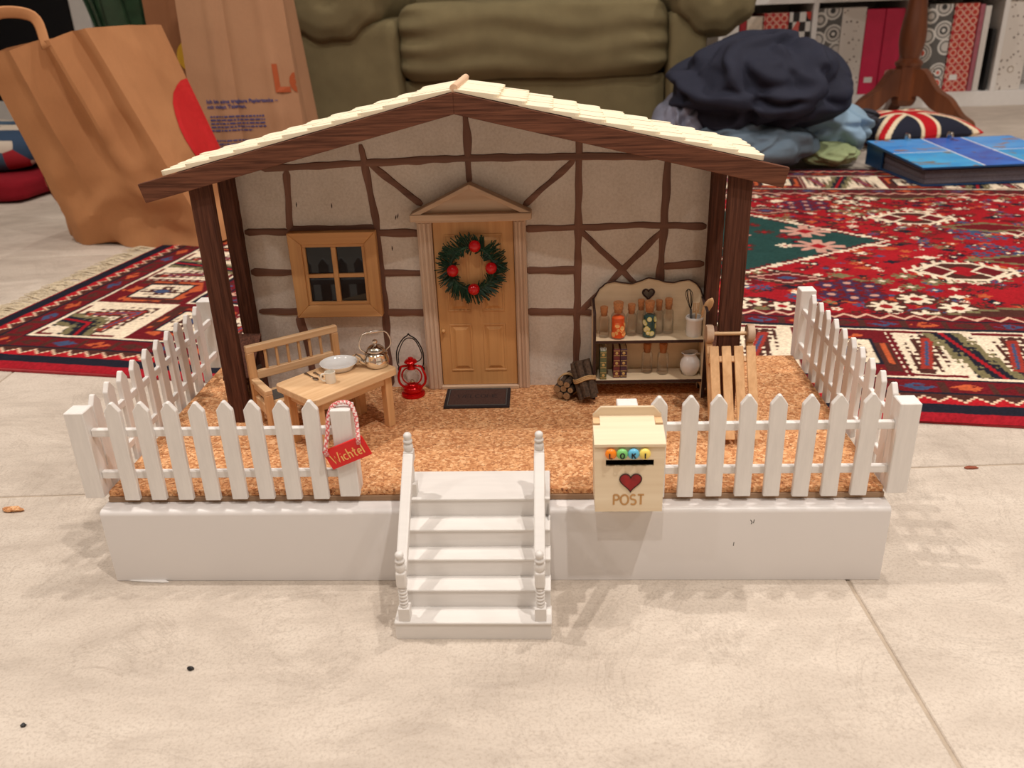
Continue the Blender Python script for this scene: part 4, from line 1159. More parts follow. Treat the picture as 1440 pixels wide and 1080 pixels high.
a = Vector((CX - 0.0010, CY - 0.001, 0.1335)); d = Vector((0.40, -0.08, 0.90)).normalized()
part('handle', MB().tube([a, a + d * 0.020], 0.0010, 8), M['pine_z'], ws, smooth=True)
part('bowl', MB().tube([a + d * t for t in (0.018, 0.021, 0.026, 0.031, 0.035, 0.0375)], [0.0009, 0.0022, 0.0034, 0.0038, 0.0028, 0.0006], 12, flat=0.35, up=(0, -1, 0.2)), M['pine_z'], ws, smooth=True)
sp = thing('slotted_turner', 'tiny slotted wooden turner between whisk and spoon', 'utensil', (CX + 0.001, CY + 0.003, 0.1335))
a = Vector((CX + 0.0010, CY + 0.0025, 0.1335)); d = Vector((0.05, 0.0, 1)).normalized()
part('handle', MB().tube([a, a + d * 0.021], 0.0008, 8), M['pine_z'], sp, smooth=True)
for k in range(4):
    part('tine', MB().box(a.x + 0.0002 + (k - 1.6) * 0.0015, a.x + 0.0010 + (k - 1.6) * 0.0015, a.y - 0.0003, a.y + 0.0003, 0.1530, 0.1612), M['pine_z'], sp)
part('head', MB().box(a.x - 0.0025, a.x + 0.0035, a.y - 0.0004, a.y + 0.0004, 0.1520, 0.1535), M['pine_z'], sp)
# jug
JX, JY = 0.1783, 0.1872
JG = thing('milk_jug', 'white bulbous ceramic jug on the lower hutch shelf', 'jug', (JX, JY, 0.0932))
def jug(u, v):
    prof = [(0.0052, 0.0), (0.0060, 0.0004), (0.0086, 0.0050), (0.0094, 0.0095), (0.0082, 0.0145), (0.0058, 0.0180), (0.0052, 0.0200), (0.0064, 0.0232), (0.0058, 0.0230), (0.0046, 0.0198), (0.0050, 0.0170)]
    t = v * (len(prof) - 1); i = min(int(t), len(prof) - 2); k = t - i
    r = prof[i][0] * (1 - k) + prof[i + 1][0] * k; z = prof[i][1] * (1 - k) + prof[i + 1][1] * k
    a = u * 2 * math.pi
    lip = max(0, (z - 0.017) / 0.006)
    r *= 1 + 0.35 * lip * max(0, math.cos(a - math.pi)) ** 4
    z -= 0.0018 * lip * math.sin(a * 0.5) if lip > 0 else 0
    return Vector((JX + r * math.cos(a), JY + r * math.sin(a), 0.0932 + z))
part('jug_body', MB().grid(jug, 28, 34, closed_u=True), M['porcelain'], JG, smooth=True)
part('jug_bottom', MB().lathe([(0, 0.0001), (0.0053, 0.0001), (0.0053, 0.0008), (0, 0.0008)], 20, (JX, JY, 0.0932)), M['porcelain'], JG)
part('jug_handle', MB().tube(smoothline([(JX + 0.0054, JY + 0.002, 0.0932 + 0.0195), (JX + 0.0095, JY + 0.0036, 0.0932 + 0.0185), (JX + 0.0105, JY + 0.004, 0.0932 + 0.0130), (JX + 0.0086, JY + 0.003, 0.0932 + 0.0095)], 4), 0.0011, 8), M['porcelain'], JG, smooth=True)
# books
def book(label, x0, x1, y0, y1, z0, h, col, fan=False):
    t = thing('miniature_book', label, 'book', ((x0 + x1) / 2, (y0 + y1) / 2, z0), 0, 'miniature books on the lower hutch shelf')
    cm = plain('book_cover', col, 0.6, vary=0.15, scale=400)
    part('spine', MB().box(x0, x1, y0, y0 + 0.0008, z0, z0 + h), cm, t, bevel=0.0003)
    part('cover', MB().box(x0, x0 + 0.0006, y0 + 0.0008, y1, z0, z0 + h), cm, t)
    part('cover', MB().box(x1 - 0.0006, x1, y0 + 0.0008, y1, z0, z0 + h), cm, t)
    part('pages', MB().box(x0 + 0.0006, x1 - 0.0006, y0 + 0.0009, y1 - 0.0006, z0 + 0.0005, z0 + h - 0.0007), M['cream'], t)
    gold = plain('gold_tooling', L(196, 160, 96), 0.5, vary=0.1)
    w = x1 - x0
    for f in (0.06, 0.24, 0.42, 0.60, 0.78, 0.94):
        part('spine_band', MB().box(x0 + 0.0002, x1 - 0.0002, y0 - 0.0003, y0 + 0.0002, z0 + h * f - 0.0002, z0 + h * f + 0.0003), gold, t)
    for f in (0.15, 0.51, 0.86):
        part('spine_ornament', MB().lathe([(0, 0), (w * 0.26, 0), (w * 0.2, 0.0003), (0, 0.0003)], 8, ((x0 + x1) / 2, y0 + 0.0001, z0 + h * f), Matrix.Rotation(math.pi / 2, 4, 'X')), gold, t)
    if fan:
        for k in range(5):
            part('loose_page', MB().box(x0 + 0.0003 + k * (w - 0.0010) / 4, x0 + 0.0007 + k * (w - 0.0010) / 4, y0 + 0.002, y1 - 0.001, z0 + h - 0.001, z0 + h + 0.0016 + 0.0005 * (k % 2), Matrix.Identity(4)), M['cream'], t)
book('green miniature book with gold bands and frayed top pages', 0.0948, 0.1006, 0.1762, 0.1960, 0.0932, 0.0285, L(92, 100, 70), True)
book('dark red miniature book, middle of the three', 0.1072, 0.1132, 0.1800, 0.1990, 0.0932, 0.0285, L(104, 44, 48))
book('dark violet miniature book, rightmost of the three', 0.1136, 0.1196, 0.1800, 0.1990, 0.0932, 0.0285, L(72, 44, 58))

# ------------------------------------------------------------------ sled leaning at the right porch post
SLD = thing('wooden_sled', 'small light wooden slatted sled leaning upright by the right porch post', 'sled', (0.2010, 0.082, ZC))
top_ = Vector((0, 0.1222, 0.1460)); bot_ = Vector((0, 0.0800, 0.0800))
sdv = (top_ - bot_).normalized(); snm = Vector((1, 0, 0)).cross(sdv) * -1
if snm.y > 0: snm = -snm          # towards the viewer and up
def sp3(x, t, n): return Vector((x, 0, 0)) + bot_ + sdv * t + snm * n
SLEN = (top_ - bot_).length
def splank(name, x0, x1, t0, t1, n0, n1, mt='pine_z', parent=SLD):
    vs_ = [sp3(x, t, n) for t in (t0, t1) for x, n in ((x0, n0), (x1, n0), (x1, n1), (x0, n1))]
    return part(name, MB().add(vs_, [(0, 1, 2, 3), (7, 6, 5, 4), (0, 4, 5, 1), (1, 5, 6, 2), (2, 6, 7, 3), (3, 7, 4, 0)]), M[mt], parent, bevel=0.0004)
for k in range(4):
    x0 = 0.1828 + k * 0.0101
    splank('slat', x0 - 0.0006, x0 + 0.0070, 0.0, SLEN, 0.0, 0.0018)
for t in (0.012, SLEN - 0.013):
    splank('crossbar', 0.1830, 0.2196, t, t + 0.0050, -0.0040, 0.0, 'pine_x')
for x0 in (0.1812, 0.2152):
    splank('runner', x0, x0 + 0.0050, -0.006, SLEN + 0.0075, -0.0125, -0.0060)
    splank('runner_post', x0 + 0.0006, x0 + 0.0044, 0.012, 0.018, -0.0062, -0.0002)
    splank('runner_post', x0 + 0.0006, x0 + 0.0044, SLEN - 0.014, SLEN - 0.008, -0.0062, -0.0002)
    c = sp3(x0 - 0.0004, SLEN + 0.0120, -0.0050)
    part('runner_horn', MB().lathe([(0, 0), (0.0074, 0), (0.0077, 0.0006), (0.0077, 0.0052), (0.0074, 0.0058), (0, 0.0058)], 20, c, Matrix.Rotation(math.pi / 2, 4, 'Y')), M['trim_z'], SLD, smooth=0.6)
c = sp3(0.1850, SLEN + 0.0120, -0.0050); c2 = sp3(0.2170, SLEN + 0.0120, -0.0050)
part('pull_bar', MB().tube([c, c2], 0.0017, 10), M['pine_x'], SLD, smooth=0.8)

# ------------------------------------------------------------------ lean-to firewood stores at the two house ends
def store(label, x0, x1, seed):
    t = thing('firewood_store', label, 'firewood store', ((x0 + x1) / 2, 0.176, ZC), 0, 'firewood stores at the house ends')
    rr = random.Random(seed)
    yf, yb = 0.1535, 0.1955
    for x in ((x0,) if x0 < 0 else (x1 - 0.002,)):
        part('side_board', MB().prism([(yf + 0.0010, ZC), (yb, ZC), (yb, 0.1340), (yf + 0.0010, 0.1080)], 'x', x, x + 0.002), M['brown_z'], t)
    xi = x1 - 0.003 if x0 < 0 else x0
    part('corner_stud', MB().box(xi, xi + 0.003, yf + 0.0005, yf + 0.0040, ZC, 0.1085), M['brown_z'], t)
    m_roof = MB()
    vs_ = [Vector((x, y, z)) for x in (x0 - 0.001, x1 + 0.001) for y, z in ((yf - 0.001, 0.1075), (yb, 0.1345), (yb, 0.1370), (yf - 0.001, 0.1100))]
    m_roof.add(vs_, [(0, 1, 2, 3), (7, 6, 5, 4), (0, 4, 5, 1), (1, 5, 6, 2), (2, 6, 7, 3), (3, 7, 4, 0)])
    part('sloping_roof', m_roof, M['brown_z'], t)
    z = ZC + 0.0026
    while z < 0.105:
        x = x0 + 0.0046
        while x < x1 - 0.004:
            rad = rr.uniform(0.0018, 0.0025)
            mb = MB().tube([(x, yf + rr.uniform(0.0015, 0.005), z), (x + rr.uniform(-0.0006, 0.0006), yb - 0.002, z)], rad, 7)
            mb.mi[-1] = 1; mb.mi[-2] = 1
            part('log', mb, [M['bark'], M['bark_end']], t)
            x += 0.0049
        z += 0.0046
store('dark lean-to firewood store at the left house corner', -0.2480, -0.2240, 4)
store('dark lean-to firewood store at the right house corner', 0.1935, 0.2125, 9)
# ------------------------------------------------------------------ rug
RC = np.array([-0.811, 0.463]); RU = np.array([0.9875, -0.1577]); RV = np.array([0.1577, 0.9875])
RL, RW, RES = 2.10, 1.45, 0.0022
NU, NV = int(RL / RES), int(RW / RES)
uu, vv = np.meshgrid((np.arange(NU) + 0.5) * RES, (np.arange(NV) + 0.5) * RES)     # [v,u]
def C3(r, g, b): return np.array(L(r, g, b)[:3])
RED, DRED, NAVY, IVORY, ORANGE, GREEN, BLUE, OLIVE, BROWN, PINK = C3(156, 22, 32), C3(104, 20, 28), C3(28, 28, 40), C3(228, 210, 184), C3(186, 86, 50), C3(34, 66, 62), C3(62, 76, 108), C3(118, 108, 76), C3(76, 40, 34), C3(196, 146, 130)
img = np.zeros((NV, NU, 3)); img[:] = RED
npr = np.random.RandomState(3)
def lowfreq(sc):
    g = npr.rand(int(RW / sc) + 3, int(RL / sc) + 3)
    a = vv / sc; b = uu / sc; i = a.astype(int); j = b.astype(int); fa = a - i; fb = b - j
    return g[i, j] * (1 - fa) * (1 - fb) + g[i + 1, j] * fa * (1 - fb) + g[i, j + 1] * (1 - fa) * fb + g[i + 1, j + 1] * fa * fb
def paint(mask, c): img[mask] = c
def win(u, v, r):
    i0, i1 = max(0, int((v - r) / RES)), min(NV, int((v + r) / RES) + 2)
    j0, j1 = max(0, int((u - r) / RES)), min(NU, int((u + r) / RES) + 2)
    return slice(i0, i1), slice(j0, j1)
def local(u, v, r):
    s = win(u, v, r * 1.3)
    return s, uu[s] - u, vv[s] - v
def pw(s, mask, c):
    t = img[s]; t[mask] = c
def rosette(u, v, r, petal, core, rim, k=6):
    s, du, dv = local(u, v, r)
    if du.size == 0: return
    rr = np.hypot(du, dv); th = np.arctan2(dv, du)
    if rim is not None: pw(s, rr < r * 1.12, rim)
    pw(s, rr < r * (0.78 + 0.22 * np.cos(k * th)), petal)
    pw(s, rr < r * 0.34, core)
def diamond(u, v, a, b, c, step=0.0):
    s, du, dv = local(u, v, max(a, b))
    if du.size == 0: return
    if step: du = np.round(du / step) * step; dv = np.round(dv / step) * step
    pw(s, np.abs(du) / a + np.abs(dv) / b < 1, c)
def star(u, v, r, c1, c2):
    s, du, dv = local(u, v, r)
    if du.size == 0: return
    a = np.abs(du); b = np.abs(dv)
    pw(s, (np.minimum(a, b) < r * 0.20) & (np.maximum(a, b) < r), c1)
    pw(s, (np.abs(a - b) < r * 0.20) & (np.maximum(a, b) < r * 0.72), c1)
    pw(s, (a + b) < r * 0.36, c2)
def hexmed(u, v, a, b):
    s, du, dv = local(u, v, max(a, b))
    if du.size == 0: return
    f = np.abs(du) / a + np.abs(dv) / b * 0.9
    g = np.maximum(f, np.abs(dv) / (b * 0.8))
    pw(s, g < 1.0, IVORY); pw(s, g < 0.86, BROWN)
    pw(s, (np.abs(du) / a * 2.3 + np.abs(dv) / b * 2.3 < 1), RED)
    for sx in (-1, 1):
        pw(s, (np.abs(du - sx * a * 0.45) / a * 3 + np.abs(dv) / b * 1.7) < 1, IVORY)
        pw(s, (np.abs(du - sx * a * 0.45) / a * 3.8 + np.abs(dv) / b * 2.3) < 1, DRED)
    pw(s, (g >= 1.0) & (g < 1.22) & (np.mod(du, 0.018) < 0.006) & (np.abs(dv) < b * 1.15), IVORY)
# field
f1 = lowfreq(0.11); f2 = lowfreq(0.03)
img[:] = RED * (0.86 + 0.3 * f1[..., None])
for _ in range(5200):            # small scattered figures
    u, v = npr.rand() * RL, 0.30 + npr.rand() * 0.85
    k = npr.rand(); r = 0.004 + 0.009 * npr.rand()
    cs = [NAVY, OLIVE, ORANGE, BROWN, DRED, BLUE, BROWN, DRED, DRED, IVORY, NAVY][npr.randint(11)]
    if k < 0.4: rosette(u, v, r, cs, [RED, IVORY, ORANGE][npr.randint(3)], None, [4, 5, 6][npr.randint(3)])
    elif k < 0.7: star(u, v, r * 1.2, cs, IVORY if npr.rand() < 0.3 else RED)
    else: diamond(u, v, r * 1.5, r, cs, 0.003)
# central green diamonds with stepped ivory edge
VM = 0.722
def bigdiamond(uc, hu, hv):
    st = 0.009
    du = np.abs(np.floor((uu - uc) / st) * st); dv = np.abs(np.floor((vv - VM) / st) * st)
    f = du / hu + dv / hv
    fieldm = (vv > 0.325) & (vv < RW - 0.325)
    paint((f < 1.0) & fieldm, IVORY); paint((f < 0.972) & fieldm, DRED); paint((f < 0.955) & fieldm, GREEN)
    inn = (f < 0.93) & fieldm
    r0 = npr.rand(240, 2)
    for a, b in r0:
        u, v = uc + (a - 0.5) * 2 * hu, VM + (b - 0.5) * 2 * hv
        if abs(u - uc) / hu + abs(v - VM) / hv < 0.84:
            c = [PINK, IVORY, DRED, BROWN, BROWN, NAVY, DRED][npr.randint(7)]
            (star if npr.rand() < 0.5 else rosette)(u, v, 0.016 + npr.rand() * 0.014, c, *((IVORY,) if False else (RED,))) if False else (star(u, v, 0.010 + 0.010 * npr.rand(), c, RED) if npr.rand() < 0.5 else rosette(u, v, 0.008 + 0.008 * npr.rand(), c, RED, None))
bigdiamond(0.89, 0.476, 0.40)
star(1.24, 0.682, 0.045, PINK, RED); star(1.228, 0.788, 0.045, PINK, RED)
for uc in (1.96,):
    st = 0.009
    du = np.abs(np.floor((uu - uc) / st) * st); dv = np.abs(np.floor((vv - VM) / st) * st)
    f = du / 0.34 + dv / 0.34
    fm = (vv > 0.325) & (vv < RW - 0.325)
    paint((f < 1) & fm, OLIVE); paint((f < 0.93) & fm, BROWN)
# lozenges and clusters in the field (as seen right of the house)
for vs in (1, -1):
    V_ = lambda v: VM + vs * (v - VM)
    hexmed(1.440, V_(0.541), 0.085, 0.062)
    for u, v in ((1.292, 0.358), (1.339, 0.395), (1.386, 0.358), (1.339, 0.321)):
        rosette(u, V_(v), 0.026, IVORY, C3(150, 30, 36), BROWN, 8)
    for du_, dv_ in ((0, 0), (0.03, 0.022), (-0.03, 0.022), (0.03, -0.022), (-0.03, -0.022), (0, 0.036), (0, -0.036)):
        rosette(1.255 + du_, V_(0.430) + dv_, 0.018, C3(62, 44, 74), PINK, DRED, 6)
        rosette(1.525 + du_, V_(0.665) + dv_, 0.017, BLUE, RED, None, 6)
    for du_, dv_ in ((-0.028, 0), (0.028, 0), (0, 0.02), (0, -0.02)):
        star(1.345 + du_ * 1.3, V_(0.480) + dv_ * 1.4, 0.018, OLIVE, IVORY)
    diamond(1.169, V_(0.485), 0.075, 0.040, BROWN, 0.006); diamond(1.169, V_(0.485), 0.055, 0.028, PINK, 0.006); diamond(1.169, V_(0.485), 0.046, 0.022, DRED, 0.006); diamond(1.169, V_(0.485), 0.018, 0.010, BLUE, 0.003)
    diamond(1.46, V_(0.325), 0.12, 0.045, OLIVE, 0.009); diamond(1.46, V_(0.325), 0.10, 0.036, BROWN, 0.009)
    diamond(1.56, V_(0.610), 0.095, 0.040, OLIVE, 0.006); diamond(1.56, V_(0.610), 0.075, 0.028, DRED, 0.006)
    hexmed(1.62, V_(0.80) if vs > 0 else V_(0.80), 0.06, 0.045)
    for u, v in ((1.11, 0.36), (1.15, 0.345), (1.09, 0.345)):
        rosette(u, V_(v), 0.02, IVORY, RED, BROWN, 6)
# borders: distance to the nearest edge, and the coordinate along it
dv = np.minimum(vv, RW - vv); du = np.minimum(uu, RL - uu)
d = np.minimum(dv, du); al = np.where(dv <= du, uu, vv)
def band(a, b): return (d >= a) & (d < b)
tri = lambda x, p: np.abs(np.mod(x / p, 1.0) - 0.5) * 2
paint(band(0, 0.325), DRED)
# inner guards
m = band(0.304, 0.325); zz = tri(al, 0.030)
paint(m, DRED); paint(m & (np.abs((d - 0.304) / 0.021 - zz * 0.7 - 0.15) < 0.16), C3(214, 170, 146))
paint(m & ((d - 0.304) / 0.021 < zz * 0.7 - 0.05), C3(110, 20, 30))
paint(band(0.299, 0.304), NAVY); paint(band(0.266, 0.272), NAVY)
for a, b in ((0.272, 0.299), (0.066, 0.095)):
    m = band(a, b); paint(m, DRED)
    k = np.floor(al / 0.052).astype(int); ph = np.mod(al, 0.052) - 0.026; w = (d - (a + b) / 2)
    cc = np.where((k % 3 == 0)[..., None], BLUE, np.where((k % 3 == 1)[..., None], ORANGE, BROWN))
    fl_ = m & ((np.abs(ph) / 0.020 + np.abs(w) / 0.011) < 1) & (lowfreq(0.006) > 0.35)
    img[fl_] = cc[fl_]
    paint(m & (np.abs(np.abs(ph) - 0.024) < 0.002), BROWN)
# ivory main border
m = band(0.1015, 0.266); paint(m, IVORY)
w = (d - 0.1838) / 0.0823           # -1..1 across
P_ = 0.30; ph = np.mod(al + 0.062, P_); k2 = np.floor((al + 0.062) / P_).astype(int)
jag = 0.006 * np.sign(np.sin(al * 2 * math.pi / 0.012)) + 0.004 * np.sign(np.sin(d * 2 * math.pi / 0.014))
# a. framed box with a dark flower
x = ph - 0.075
paint(m & (np.abs(x) < 0.062 + jag * 0.5) & (np.abs(w) < 0.92), DRED)
nn1 = lowfreq(0.012)
paint(m & (np.abs(x) < 0.050) & (np.abs(np.abs(w) - 0.72 + np.abs(x) * 6) < 0.14) & (nn1 > 0.45), ORANGE)
paint(m & (np.abs(x) < 0.036) & (np.abs(w) < 0.52), NAVY)
paint(m & (np.abs(x) < 0.032) & (np.abs(w) < 0.46), IVORY)
paint(m & ((np.abs(x) + jag) / 0.024 + np.abs(w) / 0.42 < 1), BROWN); paint(m & (np.abs(x) / 0.010 + np.abs(w) / 0.22 < 1), BLUE)
paint(m & (np.abs(np.abs(x) - 0.046) < 0.009) & (np.abs(w + 0.2 * np.sign(x)) < 0.55), BROWN)
paint(m & (np.abs(np.abs(x) - 0.047) < 0.0035) & (np.abs(w) < 0.5) & (nn1 > 0.4), ORANGE)
# b. slanting serrated leaf, dark
for x0, c1, c2 in ((0.168, BROWN, C3(150, 50, 40)), (0.268, BROWN, C3(150, 50, 40))):
    x = ph - x0 - 0.018 * w
    paint(m & (np.abs(x) < (0.016 + jag) * np.clip(1.1 - np.abs(w) ** 3, 0, 1)) & (np.abs(w) < 0.80), c1)
    paint(m & (np.abs(x) < 0.007) & (np.abs(w) < 0.62), c2); paint(m & (np.abs(x) < 0.002) & (np.abs(w) < 0.5), BLUE)
    paint(m & (np.abs(ph - x0) < 0.030) & (np.abs(np.abs(w) - 0.86) < 0.05), DRED)
# c. olive stem with navy leaf
x = ph - 0.218 + 0.020 * w
paint(m & (np.abs(x) < 0.024 + 0.6 * jag) & (np.abs(w) < 0.9), NAVY)
paint(m & (np.abs(np.abs(x) - 0.018) < 0.006 + 0.5 * jag * (np.abs(w) < 0.6)) & (np.abs(w) < 0.86), OLIVE)
paint(m & (np.abs(x) < 0.003) & (np.abs(w) < 0.9), RED)
paint(band(0.0985, 0.1035), NAVY); paint(band(0.2640, 0.2680), NAVY); paint(band(0.061, 0.066), NAVY)
# reciprocal outer guard, navy stripe, red selvedge
m = band(0.036, 0.061); zz = tri(al, 0.026)
paint(m, BROWN); paint(m & ((d - 0.036) / 0.025 < 0.15 + 0.6 * zz), C3(170, 24, 34))
paint(m & (np.abs((d - 0.036) / 0.025 - 0.25 - 0.5 * np.round(zz * 3) / 3) < 0.11), C3(222, 190, 160))
paint(band(0.014, 0.036), NAVY); paint(band(0, 0.014), C3(158, 26, 38))
img *= (0.80 + 0.40 * npr.rand(NV, NU, 1)) * (0.92 + 0.16 * lowfreq(0.02)[..., None])
# mesh: knot-sized cells, pile height jitter
hz = 0.0075 + 0.0008 * lowfreq(0.012) + 0.0005 * npr.rand(NV, NU)
edge = np.clip(np.minimum(d, 0.012) / 0.012, 0, 1); hz = 0.0012 + (hz - 0.0012) * np.sqrt(edge)
uw = uu.copy(); vw = vv + 0.003 * np.sin(uu * 9.0)
X = RU[0] * uw + RV[0] * vw; Y = RU[1] * uw + RV[1] * vw
co = np.stack([X, Y, hz], -1).reshape(-1, 3)
idx = np.arange(NU * NV).reshape(NV, NU)
q = np.stack([idx[:-1, :-1], idx[:-1, 1:], idx[1:, 1:], idx[1:, :-1]], -1).reshape(-1, 4)
me = bpy.data.meshes.new('pile')
me.vertices.add(len(co)); me.vertices.foreach_set('co', co.ravel().astype(np.float32))
me.loops.add(q.size); me.loops.foreach_set('vertex_index', q.ravel().astype(np.int32))
me.polygons.add(len(q)); me.polygons.foreach_set('loop_start', np.arange(0, q.size, 4, dtype=np.int32))
me.update(calc_edges=True)
ca = me.color_attributes.new('Col', 'FLOAT_COLOR', 'POINT')
rgba = np.ones((NU * NV, 4), np.float32); rgba[:, :3] = np.clip(img.reshape(-1, 3), 0, 1)
ca.data.foreach_set('color', rgba.ravel())
me.materials.append(mat_vcol('wool_pile', 0.95, 0.5, 700))
RG = thing('persian_rug', 'red Persian rug with ivory border lying behind the miniature house', 'rug', (RC[0], RC[1], 0))
po = link('pile', me, RG)
# backing, so the rug is a body with thickness
bk = MB()
cs = [RC + RU * a + RV * b for a, b in ((0, 0.0), (RL, 0.0), (RL, RW), (0, RW))]
bk.prism([tuple(c) for c in cs], 'z', 0.0003, 0.0030)
part('backing', bk, plain('rug_backing', L(150, 40, 44), 0.95), RG)
fr_ = MB(); r3 = random.Random(2)
for side in (0,):
    v = 0.01
    while v < RW - 0.01:
        a = RC + RV * v
        ln = r3.uniform(0.035, 0.060); sw = r3.gauss(0, 0.010)
        p = [Vector((a[0], a[1], 0.003)), Vector((*(a - RU * ln * 0.5 + RV * sw * 0.4), r3.uniform(0.003, 0.008))), Vector((*(a - RU * ln + RV * sw), 0.0016))]
        fr_.tube(p, [0.0011, 0.0010, 0.0006], 4)
        v += 0.0034
fo = part('fringe', fr_, plain('ivory_fringe', L(206, 190, 162), 0.95, vary=0.2, scale=300), RG); fo['kind'] = 'stuff'

# ------------------------------------------------------------------ soft shapes
def soft_box(c, s, r, n=14, amp=0.0, sc=6.0, seed=0.0, rot=0.0, extra=None):
    bm = bmesh.new(); bmesh.ops.create_cube(bm, size=2.0)
    bmesh.ops.subdivide_edges(bm, edges=bm.edges, cuts=n, use_grid_fill=True)
    hx, hy, hz_ = s[0] / 2, s[1] / 2, s[2] / 2
    Rm = Matrix.Rotation(rot, 3, 'Z')
    mb = MB()
    bm.verts.ensure_lookup_table(); bm.verts.index_update()
    vs_ = []
    for v in bm.verts:
        p = Vector((v.co.x * hx, v.co.y * hy, v.co.z * hz_))
        i = Vector((max(-hx + r, min(hx - r, p.x)), max(-hy + r, min(hy - r, p.y)), max(-hz_ + r, min(hz_ - r, p.z))))
        dd = p - i
        nn = dd.normalized() if dd.length > 1e-9 else Vector((v.co.x, v.co.y, v.co.z)).normalized()
        if dd.length > 1e-9: p = i + nn * r
        if amp:
            p += nn * (amp * (nz(p.x + seed, p.y, p.z, sc) + 0.5 * nz(p.x, p.y + seed, p.z, sc * 2.3)))
        if extra: p = extra(p, nn)
        vs_.append(Rm @ p + Vector(c))
    mb.add(vs_, [tuple(v.index for v in f.verts) for f in bm.faces])
    bm.free()
    return mb
def fabric(name, c, vary=0.16, weave=700, bump=0.35, rough=0.95):
    m = NT(name)
    f = m.noise(m.coords(), 14, 3)
    w = m.noise(m.coords((1, 1, 3)), weave, 2)
    d_ = tuple(x * (1 - vary) for x in c[:3]) + (1,); e_ = tuple(min(1, x * (1 + vary)) for x in c[:3]) + (1,)
    m.color(m.mix(0.4, m.ramp(f, [(0.3, d_), (0.7, e_)]), m.ramp(w, [(0.35, d_), (0.65, e_)])))
    m.set(Roughness=rough); m.b.inputs['Specular IOR Level'].default_value = 0.2
    m.bump(w, bump, 0.001)
    return m.m

# ------------------------------------------------------------------ armchair
SF = fabric('olive_linen', L(122, 110, 80))
AC = thing('armchair', 'olive green linen armchair behind the miniature house', 'armchair', (-0.03, 2.35, 0), 0)
def wrinkle(p, nn):
    # horizontal drag lines across the cushion front
    if nn.y < -0.3:
        k = 0.0045 * math.sin((p.z + 0.03 * nz(p.x, 0, 0, 4)) * 95 + 2 * nz(p.x, 1, p.z, 3)) * (0.5 + 0.5 * nz(p.x, 7, p.z, 5))
        e = max(0.0, abs(p.x) / 0.36 - 0.75) * 0.03
        p = p + Vector((0, k + e * math.sin(p.z * 120), 0))
    return p
part('seat_cushion', soft_box((0.005, 2.27, 0.325), (0.745, 0.64, 0.205), 0.05, 26, 0.010, 4, 3, 0, wrinkle), SF, AC, smooth=True)
part('front_skirt', soft_box((0.005, 2.30, 0.125), (0.74, 0.62, 0.21), 0.012, 14, 0.004, 5, 8), SF, AC, smooth=True)
def arm(xc, wd, rc, rad, sgn):
    part('arm_panel', soft_box((xc, 2.33, 0.20), (wd, 0.76, 0.38), 0.030, 16, 0.006, 6, xc * 9), SF, AC, smooth=True)
    # bolster rolled over the top of the panel, gathered at its front end
    mb = MB()
    def fn(u, v):
        a = u * 2 * math.pi
        ys = [1.925, 1.915, 1.918, 1.935, 1.98, 2.06, 2.2, 2.4, 2.6, 2.72]
        ks = [0.02, 0.30, 0.60, 0.86, 1.0, 1.03, 1.0, 1.0, 1.0, 0.95]
        t = v * (len(ys) - 1); i = min(int(t), len(ys) - 2); k = t - i
        y = ys[i] * (1 - k) + ys[i + 1] * k; kk = ks[i] * (1 - k) + ks[i + 1] * k
        pl_ = 1 + 0.05 * math.sin(9 * a + xc) * max(0, 1 - abs(y - 1.95) / 0.08) + 0.04 * nz(math.cos(a) * 2, y * 3 + xc, math.sin(a) * 2)
        return Vector((rc[0] + rad[0] * kk * pl_ * math.cos(a), y, rc[1] + rad[1] * kk * pl_ * math.sin(a)))
    mb.grid(fn, 40, 40, closed_u=True)
    part('arm_roll', mb, SF, AC, smooth=True)
arm(-0.505, 0.285, (-0.545, 0.445), (0.150, 0.118), -1)
arm(0.430, 0.110, (0.495, 0.432), (0.120, 0.118), 1)
part('backrest', soft_box((-0.01, 2.66, 0.55), (0.92, 0.20, 0.85), 0.08, 14, 0.01, 4, 5), SF, AC, smooth=True)
for x in (-0.55, 0.48):
    for y in (2.02, 2.64):
        part('foot', MB().box(x - 0.025, x + 0.025, y - 0.025, y + 0.025, 0, 0.03), M['burnt'], AC)

